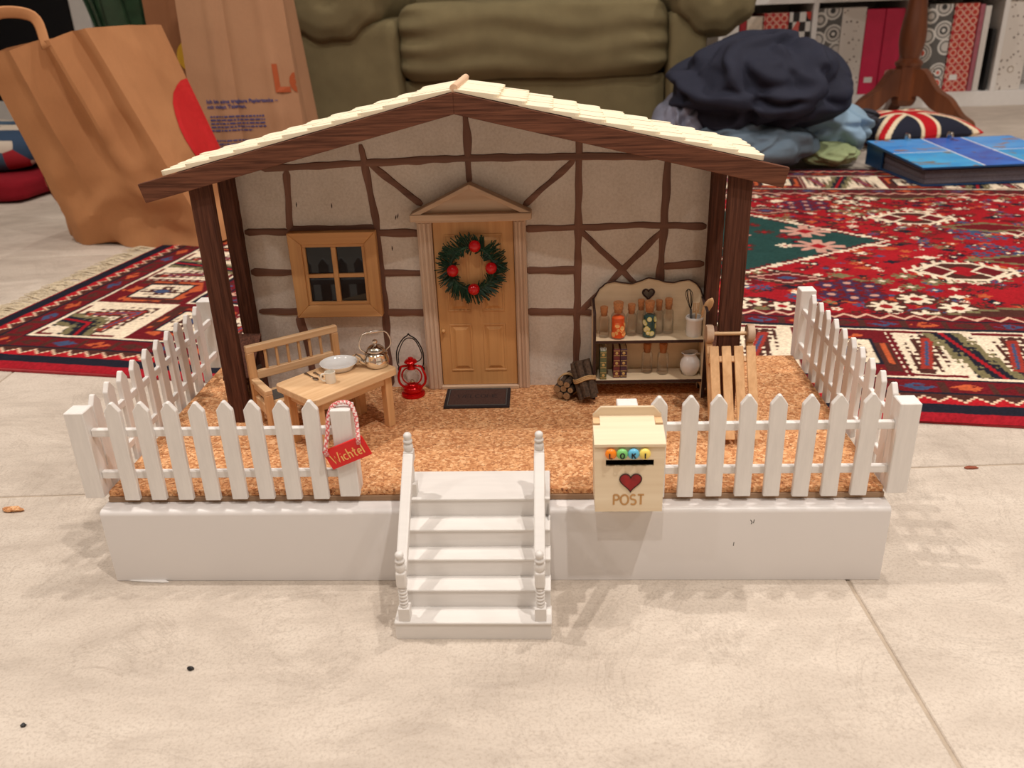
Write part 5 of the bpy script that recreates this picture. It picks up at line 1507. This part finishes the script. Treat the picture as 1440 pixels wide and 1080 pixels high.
# ------------------------------------------------------------------ heap of clothes
def heap(name, label, cat, c, rad, mat, seed, folds=16, amp=0.10, floor=0.0085, power=1.0):
    rr = random.Random(seed)
    bm = bmesh.new(); bmesh.ops.create_icosphere(bm, subdivisions=6, radius=1.0)
    fo_ = []
    for k in range(folds):
        n_ = Vector((rr.gauss(0, 1), rr.gauss(0, 1), rr.gauss(0, 0.8))).normalized()
        t_ = Vector((rr.gauss(0, 1), rr.gauss(0, 1), rr.gauss(0, 1))); t_ = (t_ - n_ * t_.dot(n_)).normalized()
        fo_.append((n_, t_, rr.uniform(-0.55, 0.75), rr.uniform(0.065, 0.13), rr.uniform(0.5, 1.2), rr.uniform(-0.2, 0.6)))
    for v in bm.verts:
        p = v.co.normalized()
        w1 = mnoise.noise(p * 2.1 + Vector((seed, 0, 0))); w2 = mnoise.noise(p * 3.7 + Vector((0, seed, 0)))
        h_ = 0.10 * w1
        for n_, t_, off, wd_, a_, win_ in fo_:
            f_ = p.dot(n_) - off + 0.16 * w1 + 0.05 * w2
            g_ = math.exp(-(f_ / wd_) ** 2) - 0.75 * math.exp(-((f_ - wd_ * 1.9) / (wd_ * 0.9)) ** 2)
            mask = min(1, max(0, (p.dot(t_) - win_ + 0.8) * 1.6))
            h_ += amp * a_ * g_ * mask
        h_ = 0.15 * math.tanh(h_ / 0.15)
        k = 1 + h_
        qv = Vector((p.x * rad[0] * k, p.y * rad[1] * k, p.z * rad[2] * k)) + Vector(c)
        if qv.z < floor: qv.z = floor + 0.004 * (1 if qv.z > floor - 0.02 else 0) * 0
        v.co = qv
    mb = MB(); bm.verts.index_update()
    mb.add([v.co.copy() for v in bm.verts], [tuple(v.index for v in f.verts) for f in bm.faces])
    bm.free()
    return solo(name, mb, mat, label, cat, smooth=True, fixn=False)
NAVYF = fabric('navy_cotton', L(44, 46, 60), 0.12, 900, 0.15, 0.8)
JEAN1 = fabric('pale_denim', L(150, 178, 200), 0.14, 900, 0.3)
JEAN2 = fabric('grey_denim', L(112, 130, 146), 0.16, 900, 0.3)
OLIV = fabric('sage_cotton', L(150, 162, 120), 0.2, 900, 0.2)
PALE = fabric('grey_violet_cotton', L(128, 130, 146), 0.35, 500, 0.2)
heap('hoodie', 'crumpled dark navy hoodie on top of the clothes heap', 'hoodie', (0.585, 1.76, 0.205), (0.215, 0.17, 0.118), NAVYF, 21, 14, 0.15, floor=0.085)
heap('jeans', 'grey blue jeans lying under the navy hoodie', 'jeans', (0.560, 1.715, 0.070), (0.165, 0.12, 0.060), JEAN2, 5, 12, 0.10)
heap('jeans', 'pale blue jeans at the right of the clothes heap', 'jeans', (0.790, 1.860, 0.085), (0.120, 0.13, 0.070), JEAN1, 9, 12, 0.11)
heap('folded_shirt', 'sage green folded shirt at the foot of the heap', 'shirt', (0.765, 1.735, 0.036), (0.075, 0.075, 0.028), OLIV, 13, 10, 0.12)
heap('t_shirt', 'pale grey shirt at the left of the clothes heap', 'shirt', (0.400, 1.790, 0.100), (0.085, 0.11, 0.090), PALE, 17, 10, 0.12)
heap('sock', 'small dark grey sock at the right end of the heap', 'sock', (0.925, 1.985, 0.090), (0.050, 0.050, 0.028), fabric('dark_grey_knit', L(62, 62, 70)), 31, 8, 0.14)

# ------------------------------------------------------------------ flag cushion
def flag(a, b):
    """a along the length -1..1, b across -1..1 : British flag pattern"""
    x, y = a * 1.0, b * 1.0
    red, white, blue = C3(190, 28, 38), C3(236, 216, 184), C3(40, 42, 56)
    if abs(x) < 0.11 or abs(y) < 0.17: return red
    if abs(x) < 0.19 or abs(y) < 0.28: return white
    dd = min(abs(x - y), abs(x + y))
    if dd < 0.085: return red
    if dd < 0.21: return white
    return blue
CU = thing('flag_cushion', 'flat cushion with red white and blue flag print beside the heap', 'cushion', (1.10, 2.12, 0.0))
cang = 0.20
def cush_pt(i, j, top):
    a, b = i * 2 - 1, j * 2 - 1
    e = max(0.0, (1 - abs(a) ** 3.0)) ** 0.5 * max(0.0, (1 - abs(b) ** 3.0)) ** 0.5
    k = 1 - 0.06 * (1 - a * a) * abs(b) ** 4
    x, y = a * 0.160 * (1 - 0.06 * (1 - b * b) * abs(a) ** 4), b * 0.150 * k
    z = 0.038 + (0.050 if top else -0.034) * e + 0.004 * nz(a * 3, b * 3, 1)
    p = Vector((x, y, z)); p.rotate(Matrix.Rotation(cang, 3, 'Z'))
    return p + Vector((1.10, 2.12, 0))
for nm, top in (('cushion_top', True), ('cushion_underside', False)):
    n1, n2 = 120, 90
    mb = MB().grid(lambda i, j: cush_pt(i, j, top), n1, n2)
    o = part(nm, mb, mat_vcol('printed_canvas', 0.9, 0.2, 900), CU, smooth=True)
    cat_ = o.data.color_attributes.new('Col', 'FLOAT_COLOR', 'POINT')
    for j in range(n2):
        for i in range(n1):
            c = flag(i / (n1 - 1) * 2 - 1, j / (n2 - 1) * 2 - 1)
            cat_.data[j * n1 + i].color = (c[0], c[1], c[2], 1)

# ------------------------------------------------------------------ photo album
AL = thing('photo_album', 'thick photo album with blue fish picture cover', 'album', (0.890, 1.422, 0.0092), math.radians(4.5))
def mat_sea(name, c1, c2, fish):
    m = NT(name)
    f = m.noise(m.coords((1, 2, 1)), 9, 3, 0.5, 0.6)
    s_ = m.noise(m.coords((1, 2.2, 1), (0, 0, 0.4)), 16, 3, 0.5, 0.8)
    col = m.ramp(f, [(0.3, c1), (0.7, c2)])
    col = m.mix(m.ramp(s_, [(0.60, (0, 0, 0, 1)), (0.66, (1, 1, 1, 1))]), col, fish)
    m.color(col); m.set(Roughness=0.25)
    return m.m
SEA1 = mat_sea('cyan_sea_photo', L(40, 150, 224), L(70, 184, 240), L(120, 128, 130))
SEA2 = mat_sea('deep_sea_photo', L(44, 70, 170), L(50, 120, 220), L(70, 64, 130))
SEA3 = mat_sea('shoal_photo', L(50, 140, 226), L(90, 170, 240), L(150, 120, 110))
ALB = plain('album_blue_board', L(20, 66, 110), 0.4, vary=0.05)
DARKP = plain('album_black_pages', L(108, 100, 108), 0.8, vary=0.2, scale=300)
AW, AD, AH = 0.36, 0.30, 0.046
part('back_cover', MB().box(-0.004, AW, -0.002, AD, 0.0, 0.003), ALB, AL, local=True)
part('spine_board', MB().box(-0.004, AW, AD, AD + 0.003, 0.0, AH), ALB, AL, local=True)
part('spine_side', MB().box(-0.004, -0.001, 0.21, AD, 0.003, AH - 0.004), ALB, AL, local=True)
for k in range(11):
    z0 = 0.0035 + k * 0.0031
    part('page', MB().box(0.004 + 0.004 * nz(k, 0.3, 0.1, 1.7), AW - 0.004, 0.004 + 0.004 * nz(k, 2.2, 0.1, 1.7), AD - 0.006, z0, z0 + 0.0024), DARKP, AL, local=True)
fc = part('front_cover', MB().prism([(-0.010, -0.006), (AW + 0.004, -0.006), (AW + 0.004, AD), (-0.010, AD)], 'z', AH - 0.004, AH), ALB, AL, local=True)
for x0, x1, y0, y1, mt in ((-0.008, 0.130, 0.150, AD - 0.003, SEA3), (-0.008, 0.130, -0.004, 0.146, SEA1), (0.134, 0.232, -0.004, AD - 0.003, SEA2), (0.236, AW + 0.002, 0.150, AD - 0.003, SEA3), (0.236, AW + 0.002, -0.004, 0.146, SEA1)):
    part('cover_photo', MB().box(x0, x1, y0, y1, AH, AH + 0.0006), mt, fc, local=True)
for x0, x1, y0, y1 in ((0.130, 0.134, -0.004, AD - 0.003), (0.232, 0.236, -0.004, AD - 0.003), (-0.008, 0.130, 0.146, 0.150), (0.236, AW + 0.002, 0.146, 0.150)):
    part('cover_line', MB().box(x0, x1, y0, y1, AH, AH + 0.0005), M['white'], fc, local=True)
for x in (0.09, 0.20):
    part('binding_clip', MB().tube([(x, AD - 0.002, AH), (x, AD - 0.004, AH + 0.010), (x, AD - 0.020, AH + 0.011), (x, AD - 0.024, AH)], 0.004, 8), M['chrome'], AL, local=True, smooth=True)

def wedge(o):
    # the full binder gapes towards its spine
    for v in o.data.vertices: v.co.z *= 0.92 + 0.34 * max(0.0, v.co.y) / AD
    for c in o.children: wedge(c)
for c in AL.children: wedge(c)
# ------------------------------------------------------------------ pedestal table
PT = thing('pedestal_table', 'dark wooden pedestal table with tripod feet in front of the shelf', 'table', (1.262, 2.56, 0))
WAL = wood('walnut_z', L(84, 44, 26), L(128, 72, 42), 'z', 0.06, 0.35, bump=0.05)
px, py = 1.262, 2.56
part('column', MB().lathe([(0, 0.185), (0.043, 0.185), (0.045, 0.195), (0.038, 0.200), (0.030, 0.208), (0.036, 0.225), (0.042, 0.260), (0.042, 0.290), (0.036, 0.335), (0.029, 0.390), (0.026, 0.46), (0.028, 0.56), (0.040, 0.62), (0.030, 0.66), (0.045, 0.70), (0, 0.70)], 24, (px, py, 0)), WAL, PT, smooth=0.8)
part('hub', MB().lathe([(0, 0.055), (0.028, 0.055), (0.036, 0.062), (0.042, 0.075), (0.042, 0.186), (0, 0.186)], 8, (px, py, 0)), WAL, PT)
for a in (196, 313, 80):
    a = math.radians(a); d_ = Vector((math.cos(a), math.sin(a), 0))
    top_l = smoothline([(0.030, 0, 0.175), (0.065, 0, 0.170), (0.110, 0, 0.115), (0.160, 0, 0.085), (0.200, 0, 0.040), (0.235, 0, 0.018), (0.245, 0, 0.0)], 4)
    bot_l = smoothline([(0.030, 0, 0.085), (0.060, 0, 0.088), (0.100, 0, 0.055), (0.150, 0, 0.030), (0.185, 0, 0.006), (0.205, 0, 0.0), (0.215, 0, 0.0)], 4)
    mb = MB(); sd_ = Vector((-d_.y, d_.x, 0)); vs_ = []; n = len(top_l)
    for tp, bp_ in zip(top_l, bot_l):
        for sgn in (-1, 1):
            for p in (tp, bp_): vs_.append(Vector((px, py, 0)) + d_ * p.x + Vector((0, 0, max(0, p.z))) + sd_ * (sgn * 0.019))
    fs = []
    for i in range(n - 1):
        b = i * 4; c = b + 4
        fs += [(b, c, c + 1, b + 1), (b + 2, b + 3, c + 3, c + 2), (b, b + 2, c + 2, c), (b + 1, c + 1, c + 3, b + 3)]
    fs += [(0, 1, 3, 2), ((n - 1) * 4, (n - 1) * 4 + 2, (n - 1) * 4 + 3, (n - 1) * 4 + 1)]
    mb.add(vs_, fs)
    part('foot', mb, WAL, PT, smooth=0.6)
part('tabletop', MB().lathe([(0, 0.70), (0.30, 0.70), (0.305, 0.71), (0.30, 0.722), (0, 0.722)], 40, (px, py, 0)), WAL, PT)

# ------------------------------------------------------------------ white cube shelf with binders
SU = thing('cube_shelf', 'white cube shelf unit full of binders along the back wall', 'shelf', (1.40, 3.13, 0))
SY0, SY1 = 2.95, 3.315
for i in range(5):
    x = 0.699 + i * 0.3475
    part('upright', MB().box(x - 0.009, x + 0.009, SY0, SY1, 0.055, 0.76), M['white'], SU, bevel=0.001)
part('bottom_board', MB().box(0.690, 2.098, SY0, SY1, 0.0, 0.055), M['white'], SU, bevel=0.001)
for i in range(4):
    x0, x1 = 0.708 + i * 0.3475, 1.0375 + i * 0.3475
    part('shelf_board', MB().box(x0, x1, SY0, SY1, 0.385, 0.403), M['white'], SU, bevel=0.001)
part('top_board', MB().box(0.690, 2.098, SY0, SY1, 0.76, 0.80), M['white'], SU, bevel=0.001)
part('back_sheet', MB().box(0.699, 2.089, SY1 - 0.006, SY1 - 0.001, 0.056, 0.759), M['white'], SU)
def mat_rings():
    m = NT('ring_print_board')
    v = m.coords((1, 0.001, 1))
    d_ = m.voro(v, 15, rnd=0.55)
    s_ = m.ramp(d_, [(0.0, L(226, 222, 216)), (0.10, L(214, 84, 60)), (0.2, L(226, 222, 216)), (0.27, L(60, 60, 60)), (0.33, L(206, 200, 194)), (0.42, L(120, 118, 114)), (0.48, L(220, 216, 210)), (0.56, L(96, 94, 92))], 'CONSTANT')
    m.color(s_); m.set(Roughness=0.4); return m.m
def mat_speck():
    m = NT('speckled_board')
    d_ = m.voro(m.coords((1, 0.001, 1)), 62, rnd=0.9)
    m.color(m.ramp(d_, [(0.0, L(70, 64, 62)), (0.16, L(150, 130, 122)), (0.24, L(222, 214, 206))], 'CONSTANT')); m.set(Roughness=0.4); return m.m
def mat_hex():
    m = NT('hexagon_print_board')
    d_ = m.voro(m.coords((1, 0.001, 1)), 36, rnd=0.12)
    m.color(m.ramp(d_, [(0.0, L(190, 56, 46)), (0.26, L(206, 84, 66)), (0.34, L(226, 190, 170)), (0.46, L(186, 44, 48))], 'CONSTANT')); m.set(Roughness=0.4); return m.m
def mat_check():
    m = NT('check_print_board')
    ck = m.n('ShaderNodeTexChecker'); ck.inputs['Scale'].default_value = 42
    ck.inputs['Color1'].default_value = L(30, 28, 30); ck.inputs['Color2'].default_value = L(224, 220, 214)
    m.l(m.coords((1, 0.0, 0.7), loc=(0.003, 0.001, 0.004)), ck.inputs['Vector'])
    n_ = m.voro(m.coords((1, 0.001, 0.7)), 24, rnd=1.0, out='Color')
    sp_ = m.n('ShaderNodeSeparateColor'); m.l(n_, sp_.inputs[0])
    m.color(m.mix(m.ramp(sp_.outputs[0], [(0.0, (0, 0, 0, 1)), (0.72, (0.9, 0.9, 0.9, 1))], 'CONSTANT'), ck.outputs['Color'], L(206, 60, 44))); m.set(Roughness=0.4); return m.m
BM_ = {'rings': mat_rings(), 'speck': mat_speck(), 'hex': mat_hex(), 'check': mat_check(), 'red': plain('crimson_board', L(208, 28, 78), 0.4, vary=0.03),
       'white': plain('white_board', L(222, 216, 210), 0.5, vary=0.02), 'darkred': plain('dark_red_board', L(150, 24, 34), 0.4), 'cream': plain('cream_board', L(212, 196, 178), 0.5),
       'pink': plain('rose_board', L(170, 96, 110), 0.5), 'black': plain('gap_shade_black', L(28, 27, 30), 0.5)}
def binder(label, x0, x1, h, mt, y0=2.965, tagged=False):
    z0 = 0.0555
    t = thing('binder', label, 'binder', ((x0 + x1) / 2, 3.10, z0), 0, 'binders in the cube shelf')
    part('spine', MB().box(x0, x1, y0, y0 + 0.003, z0, z0 + h), BM_[mt], t, bevel=0.001)
    part('cover', MB().box(x0, x0 + 0.003, y0 + 0.003, y0 + 0.28, z0, z0 + h), BM_[mt], t)
    part('cover', MB().box(x1 - 0.003, x1, y0 + 0.003, y0 + 0.28, z0, z0 + h), BM_[mt], t)
    part('paper', MB().box(x0 + 0.004, x1 - 0.004, y0 + 0.006, y0 + 0.27, z0 + 0.006, z0 + h - 0.012), M['cream'], t)
    if x1 - x0 > 0.05 and not tagged:
        part('finger_ring', MB().ring([((x0 + x1) / 2 + 0.011 * math.cos(a), y0 - 0.0005, z0 + 0.075 + 0.011 * math.sin(a)) for a in [2 * math.pi * i / 16 for i in range(16)]], 0.0018, 5), M['chrome'], t)
    if tagged:
        part('label_sticker', MB().box(x0 + 0.018, x0 + 0.048, y0 - 0.0008, y0 - 0.0001, z0 + 0.042, z0 + 0.062), M['white'], t)
binder('white striped file left of the binders, beside the armchair', 0.712, 0.768, 0.300, 'white')
binder('thin dark red file left of the cream file', 0.772, 0.796, 0.305, 'darkred')
binder('cream file left of the hexagon binder', 0.798, 0.856, 0.290, 'cream')
binder('red hexagon print binder above the clothes heap', 0.860, 0.952, 0.300, 'hex')
binder('black white and red checked binder above the clothes heap', 0.955, 1.034, 0.300, 'check')
binder('grey binder with circle print right of the clothes heap', 1.058, 1.148, 0.310, 'rings')
binder('white speckled binder between circle and crimson binders', 1.150, 1.238, 0.310, 'speck')
binder('crimson binder with white sticker, left one of the pair', 1.240, 1.308, 0.302, 'red', tagged=True)
binder('crimson binder without sticker, right one of the pair', 1.311, 1.380, 0.302, 'red')
binder('white binder hidden behind the pedestal table column', 1.406, 1.462, 0.300, 'white')
binder('grey binder with circle print right of the table column', 1.465, 1.556, 0.312, 'rings')
binder('red hexagon print binder right of the table column', 1.560, 1.650, 0.312, 'hex', tagged=True)
binder('thin rose folder right of the hexagon binder', 1.653, 1.670, 0.306, 'pink')
binder('thin white folder right of the rose folder', 1.672, 1.694, 0.300, 'white')
binder('thin black slab painted as the dark gap by the shelf upright', 1.712, 1.724, 0.220, 'black')  # no file here: black slab paints the shade in the gap
binder('white speckled binder at the right picture edge', 1.756, 1.850, 0.315, 'speck')

# ------------------------------------------------------------------ paper bags
def mat_paper(name, c):
    m = NT(name)
    f = m.noise(m.coords((1, 1, 0.7)), 16, 3, 0.5); g = m.noise(m.coords((1, 1, 0.4)), 260, 3)
    d_ = tuple(x * 0.94 for x in c[:3]) + (1,); e_ = tuple(min(1, x * 1.05) for x in c[:3]) + (1,)
    m.color(m.mix(0.4, m.ramp(f, [(0.3, d_), (0.7, e_)]), m.ramp(g, [(0.3, d_), (0.7, e_)])))
    m.set(Roughness=0.75); m.b.inputs['Specular IOR Level'].default_value = 0.3
    return m.m
KRAFT = mat_paper('kraft_paper', L(188, 132, 88)); KRAFT2 = mat_paper('kraft_paper_pale', L(182, 138, 104))
PRED = plain('red_print', L(206, 30, 34), 0.6, vary=0.03); PYEL = plain('yellow_print', L(206, 160, 40), 0.6, vary=0.03)
PBLUE = plain('blue_print', L(70, 74, 128), 0.7, vary=0.03); PORA = plain('orange_brown_print', L(176, 84, 40), 0.7, vary=0.03)
def paper_bag(name, label, B, T, mat, creases, crumple, seed):
    """B, T: four bottom and top corners (front-left, front-right, back-right, back-left)"""
    B = [Vector(p) for p in B]; T = [Vector(p) for p in T]
    ctr = sum(B, Vector()) / 4
    t = thing(name, label, 'paper bag', (ctr.x, ctr.y, 0), 0, 'brown paper bags')
    mb = MB(); n1, n2 = 36, 40
    def face(i):
        a, b, c, d_ = B[i], B[(i + 1) % 4], T[(i + 1) % 4], T[i]
        nrm = (b - a).cross(d_ - a).normalized()
        def fn(u, v):
            p = a.lerp(b, u).lerp(d_.lerp(c, u), v)
            e = min(1.0, min(u, 1 - u) * 9)
            o_ = 0.0
            for (uc, wd_, am, v0) in creases[i]:
                o_ += am * max(0.0, 1 - abs(u - uc) / wd_) * min(1, max(0, (v - v0) * 2.5))
            low = max(0.0, 1 - v * 1.9)
            x = nz(p.x + seed, p.y, p.z, 9); y = nz(p.x, p.y + seed, p.z, 20)
            o_ += crumple * e * ((1 - 2 * abs(x)) * (0.35 + low) + 0.5 * (1 - 2 * abs(y)) * (0.12 + low))
            return p + nrm * o_
        return fn
    F = [face(i) for i in range(4)]
    for i in range(4): mb.grid(F[i], n1, n2)
    mb.add([p + Vector((0, 0, 0.002)) for p in B], [(0, 1, 2, 3)])
    o = part('bag_body', mb, mat, t, smooth=0.5, fixn=False)
    return t, F
c_front = [(0.34, 0.10, 0.014, 0.20), (0.54, 0.11, -0.014, 0.2), (0.70, 0.09, 0.014, 0.2), (0.86, 0.10, -0.012, 0.2)]
bag1, F1 = paper_bag('paper_bag', 'large tilted brown paper bag with handle at the left edge', [(-0.905, 1.105, 0.002), (-0.600, 1.035, 0.0095), (-0.570, 1.200, 0.0095), (-0.985, 1.270, 0.002)],
                     [(-0.940, 1.000, 0.360), (-0.735, 0.985, 0.400), (-0.690, 1.190, 0.400), (-0.960, 1.240, 0.380)], KRAFT, [c_front, [(0.5, 0.3, 0.006, 0.2)], [(0.5, 0.3, -0.012, 0.3)], [(0.5, 0.3, 0.008, 0.2)]], 0.011, 3.0)
def on_face(F, u, v, off=0.0015):
    p = F(u, v); a = F(min(1, u + 0.01), v) - F(max(0, u - 0.01), v); b = F(u, min(1, v + 0.01)) - F(u, max(0, v - 0.01))
    return p + a.cross(b).normalized() * off
def print_disc(parent, F, uc, vc, ru, rv, mat, name, clip=(0.0, 1.0)):
    mb = MB(); n = 28; rings = 10
    vs_ = []
    for k in range(rings + 1):
        for i in range(n):
            a = 2 * math.pi * i / n
            u = min(clip[1], max(clip[0], uc + ru * k / rings * math.cos(a))); v = min(0.999, max(0.001, vc + rv * k / rings * math.sin(a)))
            vs_.append(on_face(F, u, v))
    fs = [(k * n + i, k * n + (i + 1) % n, (k + 1) * n + (i + 1) % n, (k + 1) * n + i) for k in range(rings) for i in range(n)]
    part(name, mb.add(vs_, fs), mat, parent, fixn=False)
print_disc(bag1, F1[1], 1.0, 0.48, 0.58, 0.27, PRED, 'red_disc_print', (0, 0.995))
print_disc(bag1, F1[3], 0.60, 0.38, 0.34, 0.22, PRED, 'red_disc_print')
hpth = smoothline([F1[0](0.10, 0.97) + Vector((0, -0.002, 0)), F1[0](0.13, 1.0) + Vector((0, -0.004, 0.030)), F1[0](0.32, 1.0) + Vector((0, -0.010, 0.058)), F1[0](0.56, 1.0) + Vector((0, -0.008, 0.036)), F1[0](0.66, 0.97) + Vector((0, -0.004, 0.0))], 6)
part('handle', MB().tube(hpth, 0.010, 8, flat=0.14, up=(0, -0.8, 0.6)), KRAFT, bag1, smooth=True)

flatc = [[(0.30, 0.06, 0.006, -0.4), (0.42, 0.06, -0.006, -0.4), (0.78, 0.08, 0.005, -0.4)], [(0.5, 0.4, -0.01, -0.2)], [], [(0.5, 0.4, -0.01, -0.2)]]
bag2, F2 = paper_bag('paper_bag', 'brown paper bag printed with blue text in front of the armchair', [(-0.752, 1.400, 0.010), (-0.492, 1.400, 0.010), (-0.492, 1.560, 0.010), (-0.752, 1.560, 0.010)],
                     [(-0.740, 1.405, 0.540), (-0.515, 1.405, 0.540), (-0.530, 1.530, 0.540), (-0.735, 1.530, 0.540)], KRAFT2, flatc, 0.003, 8.0)
def wrap_text(parent, F, me, name, u0, v0, wu, hv, w_in, h_in):
    """lay flat text on a bag face: text units -> (u, v)"""
    for v in me.vertices:
        v.co = on_face(F, min(0.998, u0 + v.co.x / w_in * wu), v0 + v.co.y / h_in * hv, 0.0014 + v.co.z)
    inv = world_matrix(parent).inverted(); me.transform(inv)
    link(name, me, parent)
tx = text_mesh('headline_print', 'Ich bin eine tragbare Papiertasche –\nmit vielen Talenten.', 0.0112, PBLUE, 0.0001, bold=0.0003)
wrap_text(bag2, F2[0], tx, 'headline_print', 0.150, 0.425, 1.0, 1.0, 0.246, 0.53)
rr = random.Random(4)
for blk, (vtop, nl) in enumerate(((0.368, 5), (0.270, 8))):
    for k in range(nl):
        v = vtop - k * 0.0140
        mb = MB(); u = 0.165; ue = 0.165 + 0.50 * (1 if k < nl - 1 else 0.75)
        while u < ue:
            w = rr.uniform(0.012, 0.05)
            u2 = min(ue, u + w)
            ps = [on_face(F2[0], a, b, 0.0013) for a, b in ((u, v), (u2, v), (u2, v + 0.0062), (u, v + 0.0062))]
            mb.add(ps, [(0, 1, 2, 3)]); u = u2 + 0.008
        part('body_text_print', mb, PBLUE, bag2, fixn=False)
tx = text_mesh('logo_print', 'Le', 0.080, PORA, 0.0001, bold=0.0022)
wrap_text(bag2, F2[0], tx, 'logo_print', 0.790, 0.465, 1.0, 1.0, 0.270, 0.53)
bag3, F3 = paper_bag('paper_bag', 'dark brown paper bag squeezed between the two other bags', [(-0.905, 1.60, 0.010), (-0.690, 1.62, 0.010), (-0.690, 1.76, 0.010), (-0.905, 1.74, 0.010)],
                     [(-0.900, 1.60, 0.52), (-0.690, 1.62, 0.52), (-0.690, 1.75, 0.52), (-0.900, 1.73, 0.52)], mat_paper('kraft_paper_dark', L(140, 92, 60)), flatc, 0.003, 15.0)
print_disc(bag3, F3[0], 0.42, 0.62, 0.13, 0.07, PYEL, 'yellow_disc_print')
tx = text_mesh('logo_print', 't', 0.085, plain('brown_print', L(120, 52, 30), 0.7), 0.0001, bold=0.001)
wrap_text(bag3, F3[0], tx, 'logo_print', 0.55, 0.41, 1.0, 1.0, 0.24, 0.52)

# ------------------------------------------------------------------ left background: floor cushion, pillow, plant
part_red = fabric('red_canvas', L(130, 20, 32))
solo('floor_cushion', soft_box((-1.545, 1.80, 0.030), (0.62, 0.52, 0.058), 0.022, 14, 0.004, 5, 2, -0.1), part_red, 'flat red floor cushion behind the tilted paper bag', 'floor cushion', smooth=True)
def mat_patch():
    m = NT('patterned_pillow')
    n_ = m.voro(m.coords(), 16, rnd=1.0, out='Color')
    sp_ = m.n('ShaderNodeSeparateColor'); m.l(n_, sp_.inputs[0])
    m.color(m.ramp(sp_.outputs[0], [(0, L(44, 66, 92)), (0.3, L(200, 186, 170)), (0.5, L(160, 30, 42)), (0.72, L(64, 88, 110)), (0.88, L(206, 190, 172))], 'CONSTANT'))
    m.set(Roughness=0.9); return m.m
solo('patterned_pillow', soft_box((-1.55, 1.79, 0.110), (0.50, 0.40, 0.100), 0.046, 18, 0.012, 6, 4, 0.15), mat_patch(), 'blue red and cream patterned pillow on the red floor cushion', 'pillow', smooth=True)
PLN = thing('potted_plant', 'dark green strap-leaved plant behind the paper bags', 'plant', (-1.13, 1.99, 0))
part('pot', MB().lathe([(0, 0), (0.10, 0), (0.13, 0.20), (0.135, 0.215), (0.12, 0.215), (0.11, 0.18), (0, 0.18)], 28, (-1.13, 1.99, 0)), plain('dark_pot', L(40, 40, 42), 0.5), PLN, smooth=0.7)
LEAF = plain('dark_leaf', L(44, 70, 48), 0.4, vary=0.3, scale=30)
r5 = random.Random(6)
for k in range(13):
    a = 2 * math.pi * k / 13 + r5.uniform(-0.2, 0.2); b = Vector((-1.13 + 0.05 * math.cos(a), 1.99 + 0.05 * math.sin(a), 0.17))
    out = Vector((math.cos(a), math.sin(a), 0)); hgt = r5.uniform(0.42, 0.66); sp_ = r5.uniform(0.03, 0.16)
    pts = [b + out * (sp_ * (t ** 2)) + Vector((0, 0, hgt * t)) for t in [i / 7 for i in range(8)]]
    part('leaf', MB().tube(pts, [0.018, 0.026, 0.030, 0.032, 0.030, 0.024, 0.015, 0.002], 8, flat=0.12, up=out), LEAF, PLN, smooth=True)

# ------------------------------------------------------------------ crumbs on the floor
def crumb(name, label, x, y, s, mat, seed, cat):
    bm = bmesh.new(); bmesh.ops.create_icosphere(bm, subdivisions=2, radius=1.0)
    mb = MB(); bm.verts.index_update(); vs_ = []
    for v in bm.verts:
        k = 1 + 0.45 * mnoise.noise(v.co * 2 + Vector((seed, 0, 0)))
        vs_.append(Vector((x + v.co.x * s[0] * k, y + v.co.y * s[1] * k, max(0.0002, s[2] * 0.8 + v.co.z * s[2] * k))))
    mb.add(vs_, [tuple(v.index for v in f.verts) for f in bm.faces]); bm.free()
    solo(name, mb, mat, label, cat)
crumb('cork_crumb', 'flat brown cork crumb on the floor at the left', -0.4485, 0.105, (0.0105, 0.0040, 0.0022), M['cork'], 1, 'crumb')
crumb('wood_splinter', 'thin reddish splinter on the floor at the right', 0.443, 0.1690, (0.0065, 0.0022, 0.0012), plain('reddish_wood', L(136, 66, 40), 0.8), 2, 'splinter')
crumb('dark_crumb', 'small black crumb on the floor below the left fence', -0.201, -0.099, (0.0025, 0.0016, 0.0014), M['black'], 3, 'crumb')
crumb('dark_crumb', 'tiny black crumb near the lower left picture corner', -0.290, -0.150, (0.0018, 0.0015, 0.0012), M['black'], 4, 'crumb')
